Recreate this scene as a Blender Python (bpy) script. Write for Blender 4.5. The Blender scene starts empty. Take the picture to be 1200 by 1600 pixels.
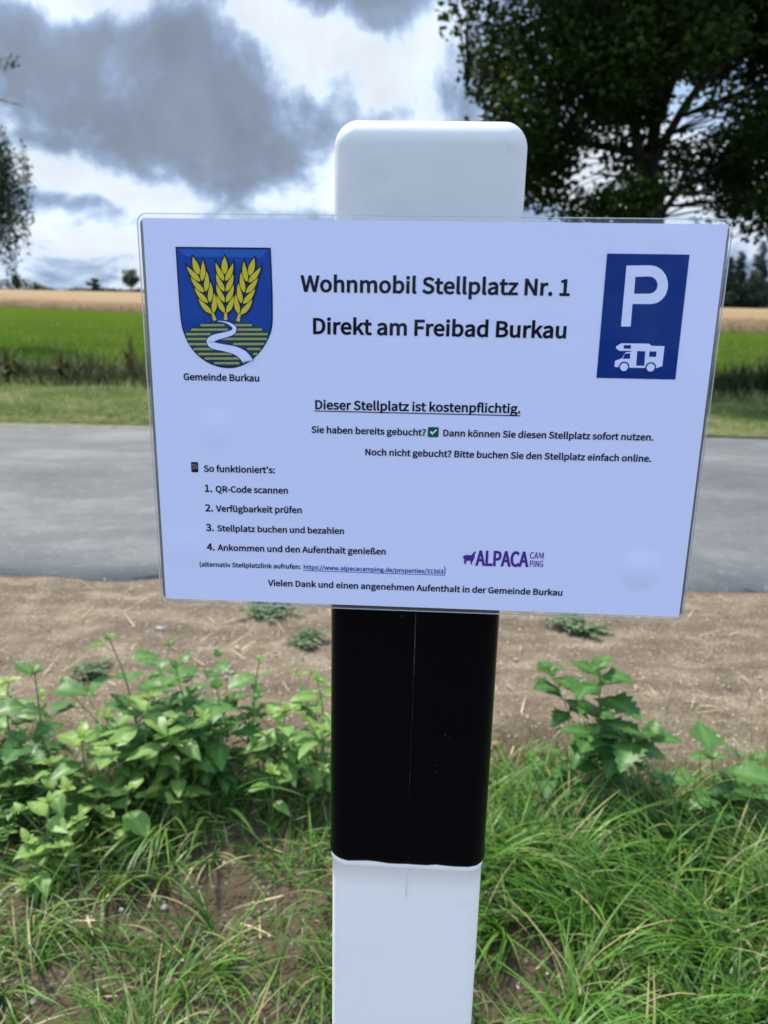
import bpy, math, random
import numpy as np
from math import radians, sin, cos, pi
from mathutils import Vector, Matrix, noise
from mathutils.geometry import tessellate_polygon

rng = np.random.default_rng(11)
random.seed(11)
scene = bpy.context.scene
col = scene.collection

# ------------------------------------------------------------------ camera
PITCH, ROLL, EYE = radians(15.2), radians(1.2), 0.95
cam = bpy.data.cameras.new('camera')
cam_ob = bpy.data.objects.new('camera', cam)
col.objects.link(cam_ob)
cam.sensor_fit = 'VERTICAL'
cam.sensor_height = 24.0
cam.lens = 24.0 * 1175 / 1600
cam.clip_start, cam.clip_end = 0.02, 3000
_right0, _down0 = Vector((1, 0, 0)), Vector((0, -sin(PITCH), -cos(PITCH)))
_fwd = Vector((0, cos(PITCH), -sin(PITCH)))
_right = cos(ROLL) * _right0 - sin(ROLL) * _down0
_down = sin(ROLL) * _right0 + cos(ROLL) * _down0
M = Matrix((_right, -_down, -_fwd)).transposed().to_4x4()
M.translation = (0, 0, EYE)
cam_ob.matrix_world = M
cam.dof.use_dof = True
cam.dof.focus_distance = 0.458
cam.dof.aperture_fstop = 7.2
scene.camera = cam_ob

# ------------------------------------------------------------------ light
SUN_EL, SUN_AZ = radians(56), radians(-40)          # azimuth from +Y towards +X
EXPOSURE = 0.40
world = bpy.data.worlds.new('World')
scene.world = world
world.use_nodes = True
wn, wl = world.node_tree.nodes, world.node_tree.links
wn.clear()


def build_sky():
    out = wn.new('ShaderNodeOutputWorld')
    sky = wn.new('ShaderNodeTexSky')
    sky.sky_type = 'NISHITA'
    sky.sun_disc = False
    sky.sun_elevation = SUN_EL
    sky.sun_rotation = SUN_AZ
    bg_sky = wn.new('ShaderNodeBackground')
    bg_sky.inputs[1].default_value = 0.12
    wl.new(sky.outputs[0], bg_sky.inputs[0])
    tc = wn.new('ShaderNodeTexCoord')
    sep = wn.new('ShaderNodeSeparateXYZ')
    wl.new(tc.outputs['Generated'], sep.inputs[0])

    def math_(op, a, b=None, c=None, clamp=False):
        n = wn.new('ShaderNodeMath')
        n.operation = op
        n.use_clamp = clamp
        for i, v in enumerate((a, b, c)):
            if v is None:
                continue
            if isinstance(v, (int, float)):
                n.inputs[i].default_value = v
            else:
                wl.new(v, n.inputs[i])
        return n.outputs[0]

    def smooth(v, lo, hi, a=0.0, b=1.0):
        n = wn.new('ShaderNodeMapRange')
        n.interpolation_type = 'SMOOTHSTEP'
        wl.new(v, n.inputs[0])
        for i, q in zip((1, 2, 3, 4), (lo, hi, a, b)):
            n.inputs[i].default_value = q
        return n.outputs[0]

    az = math_('ARCTAN2', sep.outputs[0], sep.outputs[1])
    el = math_('ARCSINE', sep.outputs[2])
    # flatter clouds towards the horizon: stretch the pattern with elevation
    els = math_('DIVIDE', math_('MULTIPLY', el, 0.75), math_('ADD', math_('ABSOLUTE', el), 0.27))

    def vec(sx, sy, oz):
        c = wn.new('ShaderNodeCombineXYZ')
        wl.new(math_('MULTIPLY', az, sx), c.inputs[0])
        wl.new(math_('MULTIPLY', els, sy), c.inputs[1])
        c.inputs[2].default_value = oz
        return c.outputs[0]

    def nz(v, scale, detail, rough=0.55, dist=0.0):
        n = wn.new('ShaderNodeTexNoise')
        wl.new(v, n.inputs['Vector'])
        n.inputs['Scale'].default_value = scale
        n.inputs['Detail'].default_value = detail
        n.inputs['Roughness'].default_value = rough
        n.inputs['Distortion'].default_value = dist
        return n.outputs['Fac']

    w1 = math_('SUBTRACT', nz(vec(1, 1, 3.1), 6.0, 9, .5), 0.5)
    w2 = math_('SUBTRACT', nz(vec(1, 1, 7.7), 6.0, 9, .5), 0.5)
    waz = math_('MULTIPLY_ADD', w1, 0.34, az)
    wel = math_('MULTIPLY_ADD', w2, 0.16, el)

    def blob(u, v, ru, rv, amp):
        """A soft patch of cloud: direction (azimuth, elevation) and radii in degrees."""
        a = math_('DIVIDE', math_('SUBTRACT', waz, radians(u)), radians(ru))
        e = math_('DIVIDE', math_('SUBTRACT', wel, radians(v)), radians(rv))
        d = math_('SQRT', math_('ADD', math_('MULTIPLY', a, a), math_('MULTIPLY', e, e)))
        return math_('MULTIPLY', smooth(d, 1.5, 0.0), amp)

    fb = nz(vec(1.0, 1.0, 0.4), 5.5, 10, 0.60, 0.25)
    dark = math_('MULTIPLY_ADD', math_('SUBTRACT', fb, 0.5), 3.4, 0.40)
    for b in CLOUD_DARK:
        dark = math_('ADD', dark, blob(*b))
    # rounded heads of cumulus: creased noise
    lump = math_('ABSOLUTE', math_('MULTIPLY_ADD', nz(vec(1.0, 1.2, 5.5), 6.5, 9, 0.60, 0.3), 2.0, -1.0))
    dark = math_('MULTIPLY_ADD', math_('SUBTRACT', 0.22, lump), 2.0, dark)
    dark = smooth(dark, -0.05, 1.3)
    puff = nz(vec(1.0, 1.15, 2.4), 7.5, 10, 0.62, 0.4)
    ramp = wn.new('ShaderNodeValToRGB')
    wl.new(dark, ramp.inputs[0])
    cr = ramp.color_ramp
    cr.elements[0].position, cr.elements[0].color = 0.04, (0.63, 0.685, 0.75, 1)
    cr.elements[1].position, cr.elements[1].color = 1.0, (0.20, 0.245, 0.325, 1)
    for p, c in ((0.20, (0.60, 0.70, 0.83, 1)), (0.42, (0.40, 0.50, 0.66, 1)), (0.70, (0.245, 0.325, 0.475, 1))):
        e_ = cr.elements.new(p)
        e_.color = c
    hsv = wn.new('ShaderNodeHueSaturation')
    wl.new(ramp.outputs[0], hsv.inputs['Color'])
    # cloud brightened overhead and behind the viewer, added to light post and notice
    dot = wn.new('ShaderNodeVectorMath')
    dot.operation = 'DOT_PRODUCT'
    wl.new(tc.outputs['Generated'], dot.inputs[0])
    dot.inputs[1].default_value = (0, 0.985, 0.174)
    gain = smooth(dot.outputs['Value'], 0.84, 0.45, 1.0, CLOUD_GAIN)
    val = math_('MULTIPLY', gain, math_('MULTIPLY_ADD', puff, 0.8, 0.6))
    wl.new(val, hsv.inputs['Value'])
    bg_cloud = wn.new('ShaderNodeBackground')
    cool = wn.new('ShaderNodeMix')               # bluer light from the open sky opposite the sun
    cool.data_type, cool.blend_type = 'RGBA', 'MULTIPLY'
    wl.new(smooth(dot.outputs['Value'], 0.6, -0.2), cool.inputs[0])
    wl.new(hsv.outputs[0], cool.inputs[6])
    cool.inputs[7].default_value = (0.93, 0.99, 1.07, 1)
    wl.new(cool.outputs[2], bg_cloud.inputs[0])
    blue = math_('MULTIPLY', math_('SUBTRACT', nz(vec(1, 1.2, 9.3), 5.0, 6), 0.5), 1.6)
    for b in CLOUD_HOLES:
        blue = math_('ADD', blue, blob(*b))
    blue = smooth(blue, 0.25, 0.8, 0, 0.9)
    mix = wn.new('ShaderNodeMixShader')
    wl.new(blue, mix.inputs[0])
    wl.new(bg_cloud.outputs[0], mix.inputs[1])
    wl.new(bg_sky.outputs[0], mix.inputs[2])
    wl.new(mix.outputs[0], out.inputs[0])


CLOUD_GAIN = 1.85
# azimuth, elevation, radii (degrees), amount
CLOUD_DARK = [(-17, 12.3, 13, 4.6, 0.6), (-13, 10.2, 12, 2.6, 0.45), (-7, 21.5, 11, 3.2, 1.0), (-24, 21, 6, 2, 0.1),
              (-17, 17.4, 9, 1.7, -0.75), (-4.5, 16.2, 5, 3.2, -0.85), (-25, 7.2, 8, 1.4, -0.6), (-10, 7.4, 9, 0.8, -0.2),
              (-20, 5.4, 12, 0.7, 0.25), (-16, 3.0, 22, 1.8, -0.3), (2, 17, 5, 3, -0.4), (16, 9, 8, 3.5, -0.9), (27, 4, 6, 4, -0.6)]
CLOUD_HOLES = [(24, 15.5, 9, 5, 1.3), (15, 22, 9, 3, 0.9), (13, 13, 4, 3, .5), (-1.5, 19.6, 3.5, 1.1, 0.35), (-20, 3.2, 20, 3.0, 0.30), (24, 11, 6, 3, 0.3)]
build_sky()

sun = bpy.data.lights.new('sun', 'SUN')
sun.energy = 5.0
sun.angle = radians(4.5)
sun.color = (1.0, 0.95, 0.86)
sun_ob = bpy.data.objects.new('sun', sun)
col.objects.link(sun_ob)
_sd = Vector((sin(SUN_AZ) * cos(SUN_EL), cos(SUN_AZ) * cos(SUN_EL), sin(SUN_EL)))
sun_ob.rotation_euler = (-_sd).to_track_quat('-Z', 'Y').to_euler()

vs = scene.view_settings
vs.view_transform, vs.look, vs.exposure, vs.gamma = 'Standard', 'None', EXPOSURE, 1.0
scene.cycles.use_denoising = True
scene.cycles.max_bounces = 8
scene.cycles.transparent_max_bounces = 12

# ------------------------------------------------------------------ helpers
MATS = {}


class NT:
    """A small wrapper for building node materials."""

    def __init__(self, name):
        self.m = bpy.data.materials.new(name)
        self.m.use_nodes = True
        self.t = self.m.node_tree
        self.n, self.l = self.t.nodes, self.t.links
        self.p = self.n['Principled BSDF']
        self.out = self.n['Material Output']
        MATS[name] = self.m

    def set(self, node, key, v):
        if hasattr(v, 'is_linked') or hasattr(v, 'links'):
            self.l.new(v, node.inputs[key])
        else:
            if isinstance(v, tuple) and len(v) == 3 and node.inputs[key].type == 'RGBA':
                v = v + (1,)
            node.inputs[key].default_value = v

    def P(self, **kw):
        for k, v in kw.items():
            self.set(self.p, k.replace('_', ' '), v)
        return self

    def co(self, kind='Object'):
        return self.n.new('ShaderNodeTexCoord').outputs[kind]

    def map(self, scale=(1, 1, 1), kind='Object'):
        mp = self.n.new('ShaderNodeMapping')
        self.l.new(self.co(kind), mp.inputs[0])
        mp.inputs['Scale'].default_value = scale
        return mp.outputs[0]

    def noise(self, scale, detail=4, rough=0.55, dist=0.0, vec=None):
        n = self.n.new('ShaderNodeTexNoise')
        self.l.new(vec if vec is not None else self.co(), n.inputs['Vector'])
        for k, v in (('Scale', scale), ('Detail', detail), ('Roughness', rough), ('Distortion', dist)):
            n.inputs[k].default_value = v
        return n.outputs['Fac']

    def voro(self, scale, vec=None, out='Distance'):
        n = self.n.new('ShaderNodeTexVoronoi')
        self.l.new(vec if vec is not None else self.co(), n.inputs['Vector'])
        n.inputs['Scale'].default_value = scale
        return n.outputs[out]

    def ramp(self, fac, *stops):
        r = self.n.new('ShaderNodeValToRGB')
        self.l.new(fac, r.inputs[0])
        e = r.color_ramp.elements
        while len(e) < len(stops):
            e.new(0.5)
        for el, (p, c) in zip(e, stops):
            el.position = p
            el.color = (c, c, c, 1) if isinstance(c, (int, float)) else tuple(c) + (1,)
        return r.outputs[0]

    def mix(self, fac, a, b, mode='MIX'):
        n = self.n.new('ShaderNodeMix')
        n.data_type = 'RGBA'
        n.blend_type = mode
        for i, v in ((0, fac), (6, a), (7, b)):
            if isinstance(v, (int, float)):
                n.inputs[i].default_value = v if i == 0 else (v, v, v, 1)
            elif isinstance(v, tuple):
                n.inputs[i].default_value = v + (1,)
            else:
                self.l.new(v, n.inputs[i])
        return n.outputs[2]

    def math(self, op, a, b=0.0, clamp=False):
        n = self.n.new('ShaderNodeMath')
        n.operation = op
        n.use_clamp = clamp
        for i, v in enumerate((a, b)):
            if isinstance(v, (int, float)):
                n.inputs[i].default_value = v
            else:
                self.l.new(v, n.inputs[i])
        return n.outputs[0]

    def bump(self, h, strength=0.3, dist=0.01):
        b = self.n.new('ShaderNodeBump')
        self.l.new(h, b.inputs['Height'])
        b.inputs['Strength'].default_value = strength
        b.inputs['Distance'].default_value = dist
        self.l.new(b.outputs[0], self.p.inputs['Normal'])

    def attr(self, name='tint'):
        a = self.n.new('ShaderNodeAttribute')
        a.attribute_name = name
        s = self.n.new('ShaderNodeSeparateColor')
        self.l.new(a.outputs['Color'], s.inputs[0])
        return s.outputs

    def translucent(self, color, fac):
        t = self.n.new('ShaderNodeBsdfTranslucent')
        self.set(t, 'Color', color)
        mx = self.n.new('ShaderNodeMixShader')
        mx.inputs[0].default_value = fac
        self.l.new(self.p.outputs[0], mx.inputs[1])
        self.l.new(t.outputs[0], mx.inputs[2])
        self.l.new(mx.outputs[0], self.out.inputs[0])


def link(name, me, mat, parent=None, smooth=True):
    if mat is not None:
        for m in (mat if isinstance(mat, (list, tuple)) else [mat]):
            me.materials.append(m)
    if smooth:
        me.polygons.foreach_set('use_smooth', np.ones(len(me.polygons), dtype=bool))
    ob = bpy.data.objects.new(name, me)
    col.objects.link(ob)
    if parent is not None:
        ob.parent = parent
    return ob


def mesh_obj(name, verts, faces, mat, parent=None, smooth=True, tint=None):
    me = bpy.data.meshes.new(name)
    verts = np.asarray(verts, dtype=np.float32)
    if isinstance(faces, np.ndarray) and faces.ndim == 2:
        k, n = faces.shape[1], len(faces)
        me.vertices.add(len(verts))
        me.vertices.foreach_set('co', verts.ravel())
        me.loops.add(n * k)
        me.loops.foreach_set('vertex_index', faces.astype(np.int32).ravel())
        me.polygons.add(n)
        me.polygons.foreach_set('loop_start', np.arange(0, n * k, k, dtype=np.int32))
        me.polygons.foreach_set('loop_total', np.full(n, k, dtype=np.int32))
        me.update(calc_edges=True)
    else:
        me.from_pydata(verts.tolist(), [], [tuple(int(i) for i in f) for f in faces])
    if tint is not None:
        a = me.color_attributes.new('tint', 'FLOAT_COLOR', 'POINT')
        t = np.ones((len(verts), 4), dtype=np.float32)
        t[:, :tint.shape[1]] = tint
        a.data.foreach_set('color', t.ravel())
    return link(name, me, mat, parent, smooth)


def tag(o, label=None, cat=None, group=None, kind=None):
    for k, v in (('label', label), ('category', cat), ('group', group), ('kind', kind)):
        if v:
            o[k] = v
    return o


def empty(name, loc, label, cat, group=None):
    o = bpy.data.objects.new(name, None)
    o.empty_display_size = 0.05
    o.location = loc
    col.objects.link(o)
    return tag(o, label, cat, group)


class Acc:
    """Collects quads (and triangles as degenerate-free lists) into one mesh."""

    def __init__(self):
        self.v, self.f, self.t, self.k = [], [], [], 0

    def add(self, v, f, t=None):
        v = np.asarray(v, dtype=np.float64)
        self.v.append(v)
        self.f.append(np.asarray(f) + self.k)
        self.t.append(np.zeros((len(v), 3)) if t is None else np.broadcast_to(t, (len(v), 3)))
        self.k += len(v)

    def build(self, name, mat, parent=None, smooth=True):
        return mesh_obj(name, np.concatenate(self.v), np.concatenate(self.f), mat, parent, smooth, np.concatenate(self.t))


def tube(acc, pts, radii, sides=8, tint=None, closed_tip=True):
    pts = [Vector(p) for p in pts]
    n = len(pts)
    rings, prev = [], None
    for i, p in enumerate(pts):
        d = (pts[min(i + 1, n - 1)] - pts[max(i - 1, 0)])
        d = d.normalized() if d.length > 1e-9 else Vector((0, 0, 1))
        if prev is None:
            a = d.orthogonal().normalized()
        else:
            a = (prev - d * prev.dot(d))
            a = a.normalized() if a.length > 1e-6 else d.orthogonal().normalized()
        prev = a
        b = d.cross(a)
        for k in range(sides):
            q = 2 * pi * k / sides
            rings.append(p + (a * cos(q) + b * sin(q)) * radii[i])
    f = [(i * sides + k, i * sides + (k + 1) % sides, (i + 1) * sides + (k + 1) % sides, (i + 1) * sides + k)
         for i in range(n - 1) for k in range(sides)]
    acc.add([tuple(r) for r in rings], f, tint)


def blades(base, az, length, width, lean, curl, K=5, twist=0.0):
    """Grass blades: tapered, arching strips. All arguments are arrays of one length."""
    n = len(base)
    s = np.linspace(0, 1, K + 1)
    ang = lean[:, None] + curl[:, None] * s[None, :]            # from the vertical
    step = (length / K)[:, None]
    hz = np.concatenate([np.zeros((n, 1)), np.cumsum(np.sin(ang[:, 1:]) * step, 1)], 1)
    vt = np.concatenate([np.zeros((n, 1)), np.cumsum(np.cos(ang[:, 1:]) * step, 1)], 1)
    ca, sa = np.cos(az)[:, None], np.sin(az)[:, None]
    c = np.stack([base[:, 0:1] + ca * hz, base[:, 1:2] + sa * hz, base[:, 2:3] + vt], -1)
    wv = width[:, None] * 0.5 * (1 - s[None, :] ** 2.2 * 0.93)
    ta = az + pi / 2 + twist
    side = np.stack([np.cos(ta)[:, None] * wv, np.sin(ta)[:, None] * wv, np.zeros_like(wv)], -1)
    v = np.stack([c - side, c + side], 2).reshape(n, -1, 3)
    nv = 2 * (K + 1)
    q = np.array([[2 * i, 2 * i + 1, 2 * i + 3, 2 * i + 2] for i in range(K)])
    f = (np.arange(n)[:, None, None] * nv + q[None]).reshape(-1, 4)
    return v.reshape(-1, 3), f, nv


def leafcards(c, nrm, up, L, W, bend=0.15):
    """Simple pointed leaves of six corners (two quads folded on the midrib)."""
    n = len(c)
    nrm = nrm / np.linalg.norm(nrm, axis=1, keepdims=True)
    up = up - nrm * np.sum(up * nrm, 1, keepdims=True)
    up = up / (np.linalg.norm(up, axis=1, keepdims=True) + 1e-9)
    sd = np.cross(up, nrm)
    L, W = L[:, None], W[:, None]
    p0 = c
    p1 = c + up * L * 0.42 + sd * W * 0.5 + nrm * L * bend * .6
    p2 = c + up * L
    p3 = c + up * L * 0.42 - sd * W * 0.5 + nrm * L * bend * .6
    p4 = c + up * L * 0.82 + sd * W * 0.26 + nrm * L * bend * .3
    p5 = c + up * L * 0.82 - sd * W * 0.26 + nrm * L * bend * .3
    v = np.stack([p0, p1, p4, p2, p5, p3], 1)
    f = np.array([[0, 1, 2, 3], [0, 3, 4, 5]])
    f = (np.arange(n)[:, None, None] * 6 + f[None]).reshape(-1, 4)
    return v.reshape(-1, 3), f


def unit(n):
    v = rng.normal(size=(n, 3))
    return v / np.linalg.norm(v, axis=1, keepdims=True)

# ------------------------------------------------------------------ materials
def green_leaf(name, a, b, young, rough=0.45, trans=0.3, tcol=(0.25, 0.42, 0.05), spec=0.28):
    t = NT(name)
    at = t.attr()
    c = t.mix(at[0], a, b)
    c = t.mix(at[2], c, young)
    c = t.mix(t.math('MULTIPLY', at[1], 0.35), c, tuple(min(1, q * 1.9 + .03) for q in b))
    t.P(Base_Color=c, Roughness=rough, Specular_IOR_Level=spec)
    t.translucent(t.mix(0.5, c, tcol), trans)
    return t.m


t = NT('soil')
v = t.map((1, 1, 1))
big, mid, fine = t.noise(1.3, 5, .6), t.noise(9, 6, .65, .3), t.noise(120, 4, .7)
streak = t.noise(7, 5, .6, 0.2, t.map((0.35, 1.6, 1)))
c = t.ramp(t.mix(0.5, mid, streak), (0.34, (0.085, 0.064, 0.042)), (0.5, (0.158, 0.121, 0.081)), (0.64, (0.275, 0.220, 0.152)))
peb = t.voro(95)
pebc = t.voro(95, None, 'Color')
sepc = t.n.new('ShaderNodeSeparateColor')
t.l.new(pebc, sepc.inputs[0])
c = t.mix(t.math('MULTIPLY', t.math('GREATER_THAN', sepc.outputs[0], 0.86), t.ramp(peb, (0.25, 1.0), (0.42, 0.0))), c, (0.46, 0.42, 0.36))
c = t.mix(t.ramp(fine, (0.35, 0.45), (0.6, 0.0)), c, (0.15, 0.115, 0.09))
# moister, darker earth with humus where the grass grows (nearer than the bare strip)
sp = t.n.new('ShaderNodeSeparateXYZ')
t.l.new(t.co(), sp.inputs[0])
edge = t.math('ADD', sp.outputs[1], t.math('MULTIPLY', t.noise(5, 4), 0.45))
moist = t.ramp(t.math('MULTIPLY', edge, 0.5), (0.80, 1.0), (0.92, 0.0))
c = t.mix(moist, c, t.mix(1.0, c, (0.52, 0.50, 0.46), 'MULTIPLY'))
t.P(Base_Color=c, Roughness=0.95, Specular_IOR_Level=0.15)
t.bump(t.mix(0.5, t.mix(0.4, mid, fine), t.ramp(peb, (0.0, 1.0), (0.5, 0.0))), 0.9, 0.012)

t = NT('asphalt')
f1, f2, lg = t.noise(260, 3, .7), t.voro(170), t.noise(1.4, 8, .75, .4, t.map((0.6, 1.3, 1)))
c = t.ramp(lg, (0.36, (0.080, 0.083, 0.084)), (0.5, (0.125, 0.128, 0.128)), (0.64, (0.205, 0.205, 0.198)))
spk = t.noise(20, 8, .8, .3)
c = t.mix(t.ramp(spk, (0.56, 0.0), (0.66, 0.75)), c, (0.29, 0.29, 0.275))
c = t.mix(t.ramp(spk, (0.34, 0.6), (0.45, 0.0)), c, (0.085, 0.09, 0.095))
c = t.mix(t.ramp(f1, (0.4, 0.55), (0.62, 0.0)), c, (0.085, 0.088, 0.09))
c = t.mix(t.ramp(f1, (0.58, 0.0), (0.72, 0.6)), c, (0.40, 0.40, 0.39))
t.P(Base_Color=c, Roughness=0.85, Specular_IOR_Level=0.3)
t.bump(t.mix(0.5, f1, f2), 0.5, 0.004)

t = NT('roadside_grit')
gx_ = t.n.new('ShaderNodeSeparateXYZ')
t.l.new(t.co(), gx_.inputs[0])
t.P(Base_Color=t.mix(t.ramp(t.math('MULTIPLY', gx_.outputs[0], .1), (0.0, 0.0), (0.22, 1.0)), t.ramp(t.noise(14, 7, .75), (0.35, (0.07, 0.085, 0.035)), (0.62, (0.20, 0.17, 0.12))), t.ramp(t.noise(14, 7, .75), (0.35, (0.24, 0.23, 0.20)), (0.62, (0.50, 0.49, 0.46)))), Roughness=.95)
t.bump(t.noise(90, 4), .6, .01)

t = NT('verge_turf')
c = t.ramp(t.mix(.5, t.noise(1.2, 6, .65, .4), t.noise(14, 5, .7)), (0.40, (0.055, 0.105, 0.018)), (0.5, (0.12, 0.16, 0.04)), (0.60, (0.28, 0.25, 0.12)))
t.P(Base_Color=c, Roughness=.95, Specular_IOR_Level=.1)
t.bump(t.noise(45, 5, .7), 1.0, .05)

t = NT('meadow')
c = t.ramp(t.mix(.55, t.noise(0.22, 6, .65, .5, t.map((.6, 1.2, 1))), t.noise(3.5, 6, .7)), (0.35, (0.048, 0.095, 0.007)), (0.52, (0.083, 0.130, 0.016)), (0.66, (0.12, 0.165, 0.018)))
t.P(Base_Color=c, Roughness=1, Specular_IOR_Level=.0)
t.bump(t.noise(22, 5, .7), 1.0, .12)

t = NT('ripe_wheat')
c = t.ramp(t.mix(.5, t.noise(0.08, 5, .6, .3, t.map((.5, 1.5, 1))), t.noise(2.6, 6, .7)), (0.34, (0.27, 0.175, 0.09)), (0.52, (0.37, 0.255, 0.14)), (0.66, (0.45, 0.33, 0.19)))
t.P(Base_Color=c, Roughness=.95, Specular_IOR_Level=.1)
t.bump(t.noise(9, 5, .7), 1.0, .25)

green_leaf('wheat_stalks', (0.22, 0.14, 0.06), (0.36, 0.25, 0.12), (0.42, 0.32, 0.16), .8, .15, (.3, .2, .08), .2)
green_leaf('grass_blades', (0.024, 0.085, 0.009), (0.115, 0.25, 0.034), (0.40, 0.33, 0.16), .42, .30, (.15, .36, .03), .3)
green_leaf('verge_blades', (0.07, 0.14, 0.025), (0.15, 0.20, 0.05), (0.42, 0.36, 0.18), .7, .25, (.22, .3, .06), .3)
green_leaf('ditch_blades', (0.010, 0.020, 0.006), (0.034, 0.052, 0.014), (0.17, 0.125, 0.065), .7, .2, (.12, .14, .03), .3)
green_leaf('weed_leaf', (0.036, 0.115, 0.012), (0.155, 0.27, 0.065), (0.28, 0.37, 0.07), .42, .3, (.22, .42, .05))
green_leaf('dark_weed_leaf', (0.035, 0.11, 0.022), (0.085, 0.19, 0.045), (0.17, 0.30, 0.05), .42, .3, (.18, .38, .04))
green_leaf('grey_weed_leaf', (0.075, 0.115, 0.055), (0.14, 0.19, 0.09), (0.25, 0.28, 0.14), .7, .2, (.2, .3, .08), .3)
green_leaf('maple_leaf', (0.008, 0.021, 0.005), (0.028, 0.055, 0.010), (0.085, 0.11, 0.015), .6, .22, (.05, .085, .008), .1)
green_leaf('birch_leaf', (0.022, 0.036, 0.014), (0.045, 0.060, 0.022), (0.08, 0.09, 0.03), .6, .15, (.07, .09, .02), .25)
green_leaf('far_leaf', (0.022, 0.040, 0.018), (0.045, 0.070, 0.030), (0.07, 0.09, 0.03), .8, .1, (.07, .1, .02), .1)
green_leaf('conifer_needles', (0.020, 0.036, 0.024), (0.05, 0.075, 0.05), (0.08, 0.10, 0.06), .8, .05, (.05, .07, .03), .1)

t = NT('weed_stem')
t.P(Base_Color=t.ramp(t.noise(40, 3), (0.35, (0.10, 0.17, 0.045)), (0.65, (0.19, 0.24, 0.08))), Roughness=.5)
t = NT('bark')
n1 = t.noise(9, 6, .7, .4, t.map((2.2, 2.2, .5)))
t.P(Base_Color=t.ramp(n1, (0.3, (0.018, 0.015, 0.012)), (0.7, (0.060, 0.052, 0.042))), Roughness=.95, Specular_IOR_Level=.1)
t.bump(n1, 1.0, .03)
t = NT('birch_bark')
n1 = t.noise(6, 5, .7, .3, t.map((1, 1, 6)))
t.P(Base_Color=t.ramp(n1, (0.42, (0.05, 0.045, 0.04)), (0.55, (0.42, 0.40, 0.37))), Roughness=.8)


def plastic(name, colr, dirt, rough, lo=.70):
    t = NT(name)
    smudge = t.noise(16, 7, .7, .6)
    speck = t.noise(210, 3, .6)
    gate = t.noise(11, 3, .6)
    c = t.mix(t.ramp(smudge, (0.52, 0.0), (0.78, 0.35)), colr, dirt)
    c = t.mix(t.math('MULTIPLY', t.ramp(speck, (lo, 0.0), (lo + .03, 0.8)), t.ramp(gate, (0.45, 0.0), (0.62, 1.0))), c, tuple(q * .35 for q in dirt))
    t.P(Base_Color=c, Roughness=t.ramp(smudge, (0.3, rough), (0.8, rough + .18)), Specular_IOR_Level=.45)
    t.bump(t.noise(55, 3), .06, .002)
    return t.m


plastic('post_white', (0.95, 0.935, 0.88), (0.66, 0.70, 0.71), .38, .80)
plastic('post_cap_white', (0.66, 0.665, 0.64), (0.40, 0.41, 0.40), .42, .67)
t = NT('post_black')
sm, spk, gate = t.noise(14, 6, .7, .5), t.noise(230, 2, .5), t.noise(18, 3)
c = t.mix(t.math('MULTIPLY', t.ramp(spk, (0.74, 0.0), (0.78, 1.0)), t.ramp(gate, (0.5, 0.0), (0.6, .5))), (0.0010, 0.0014, 0.0030), (0.06, 0.06, 0.058))
t.P(Base_Color=c, Roughness=t.ramp(sm, (0.3, .17), (0.75, .27)), Specular_IOR_Level=.12)
t.bump(t.noise(60, 3), .05, .002)
t = NT('scuffed_seam')
sm = t.noise(150, 6, .8, .5, t.map((1.6, 1, .12)))
t.P(Base_Color=t.ramp(sm, (0.46, (0.002, 0.002, 0.004)), (0.72, (0.10, 0.11, 0.125))), Roughness=.6, Specular_IOR_Level=.2)


def printed(name, colr, var=0.06):
    t = NT(name)
    n = t.noise(900, 3, .7)
    lo, hi = tuple(q * (1 - var) for q in colr), tuple(min(1, q * (1 + var)) for q in colr)
    wav = t.noise(11, 3, .5)
    t.P(Base_Color=t.ramp(n, (0.35, lo), (0.65, hi)), Roughness=.7, Specular_IOR_Level=.05, Coat_Weight=.32, Coat_Roughness=.12, Coat_IOR=1.45)
    b = t.n.new('ShaderNodeBump')
    t.l.new(wav, b.inputs['Height'])
    b.inputs['Strength'].default_value = .35
    b.inputs['Distance'].default_value = .01
    t.l.new(b.outputs[0], t.p.inputs['Coat Normal'])
    return t.m


printed('paper', (0.70, 0.735, 0.95), .03)
printed('ink_black', (0.006, 0.006, 0.010))
printed('ink_link', (0.02, 0.05, 0.32))
printed('ink_purple', (0.085, 0.028, 0.26))
printed('ink_navy', (0.002, 0.028, 0.19))
printed('ink_shield', (0.008, 0.055, 0.30))
printed('ink_shield_light', (0.018, 0.10, 0.42))
printed('ink_outline', (0.006, 0.012, 0.03))
printed('ink_yellow', (0.62, 0.52, 0.035))
printed('ink_hill', (0.012, 0.055, 0.085))
printed('ink_stripe', (0.34, 0.35, 0.10))
printed('ink_green', (0.006, 0.10, 0.060))
printed('ink_brown', (0.30, 0.20, 0.13))

t = NT('backing_board')
t.P(Base_Color=t.ramp(t.noise(30, 4), (0.3, (0.13, 0.13, 0.14)), (0.7, (0.24, 0.235, 0.225))), Roughness=.6)

t = NT('clear_film')
tr = t.n.new('ShaderNodeBsdfTransparent')
tr.inputs[0].default_value = (0.95, 0.96, 0.96, 1)
gl = t.n.new('ShaderNodeBsdfGlossy')
gl.inputs['Roughness'].default_value = .12
lw = t.n.new('ShaderNodeLayerWeight')
lw.inputs[0].default_value = .35
df = t.n.new('ShaderNodeBsdfDiffuse')
df.inputs[0].default_value = (.75, .78, .8, 1)
m1, m2 = t.n.new('ShaderNodeMixShader'), t.n.new('ShaderNodeMixShader')
t.l.new(t.math('MULTIPLY', lw.outputs['Fresnel'], 1.2, True), m1.inputs[0])
t.l.new(tr.outputs[0], m1.inputs[1])
t.l.new(gl.outputs[0], m1.inputs[2])
m2.inputs[0].default_value = .07
t.l.new(m1.outputs[0], m2.inputs[1])
t.l.new(df.outputs[0], m2.inputs[2])
t.l.new(m2.outputs[0], t.out.inputs[0])
t = NT('clear_film_edge')
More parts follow.
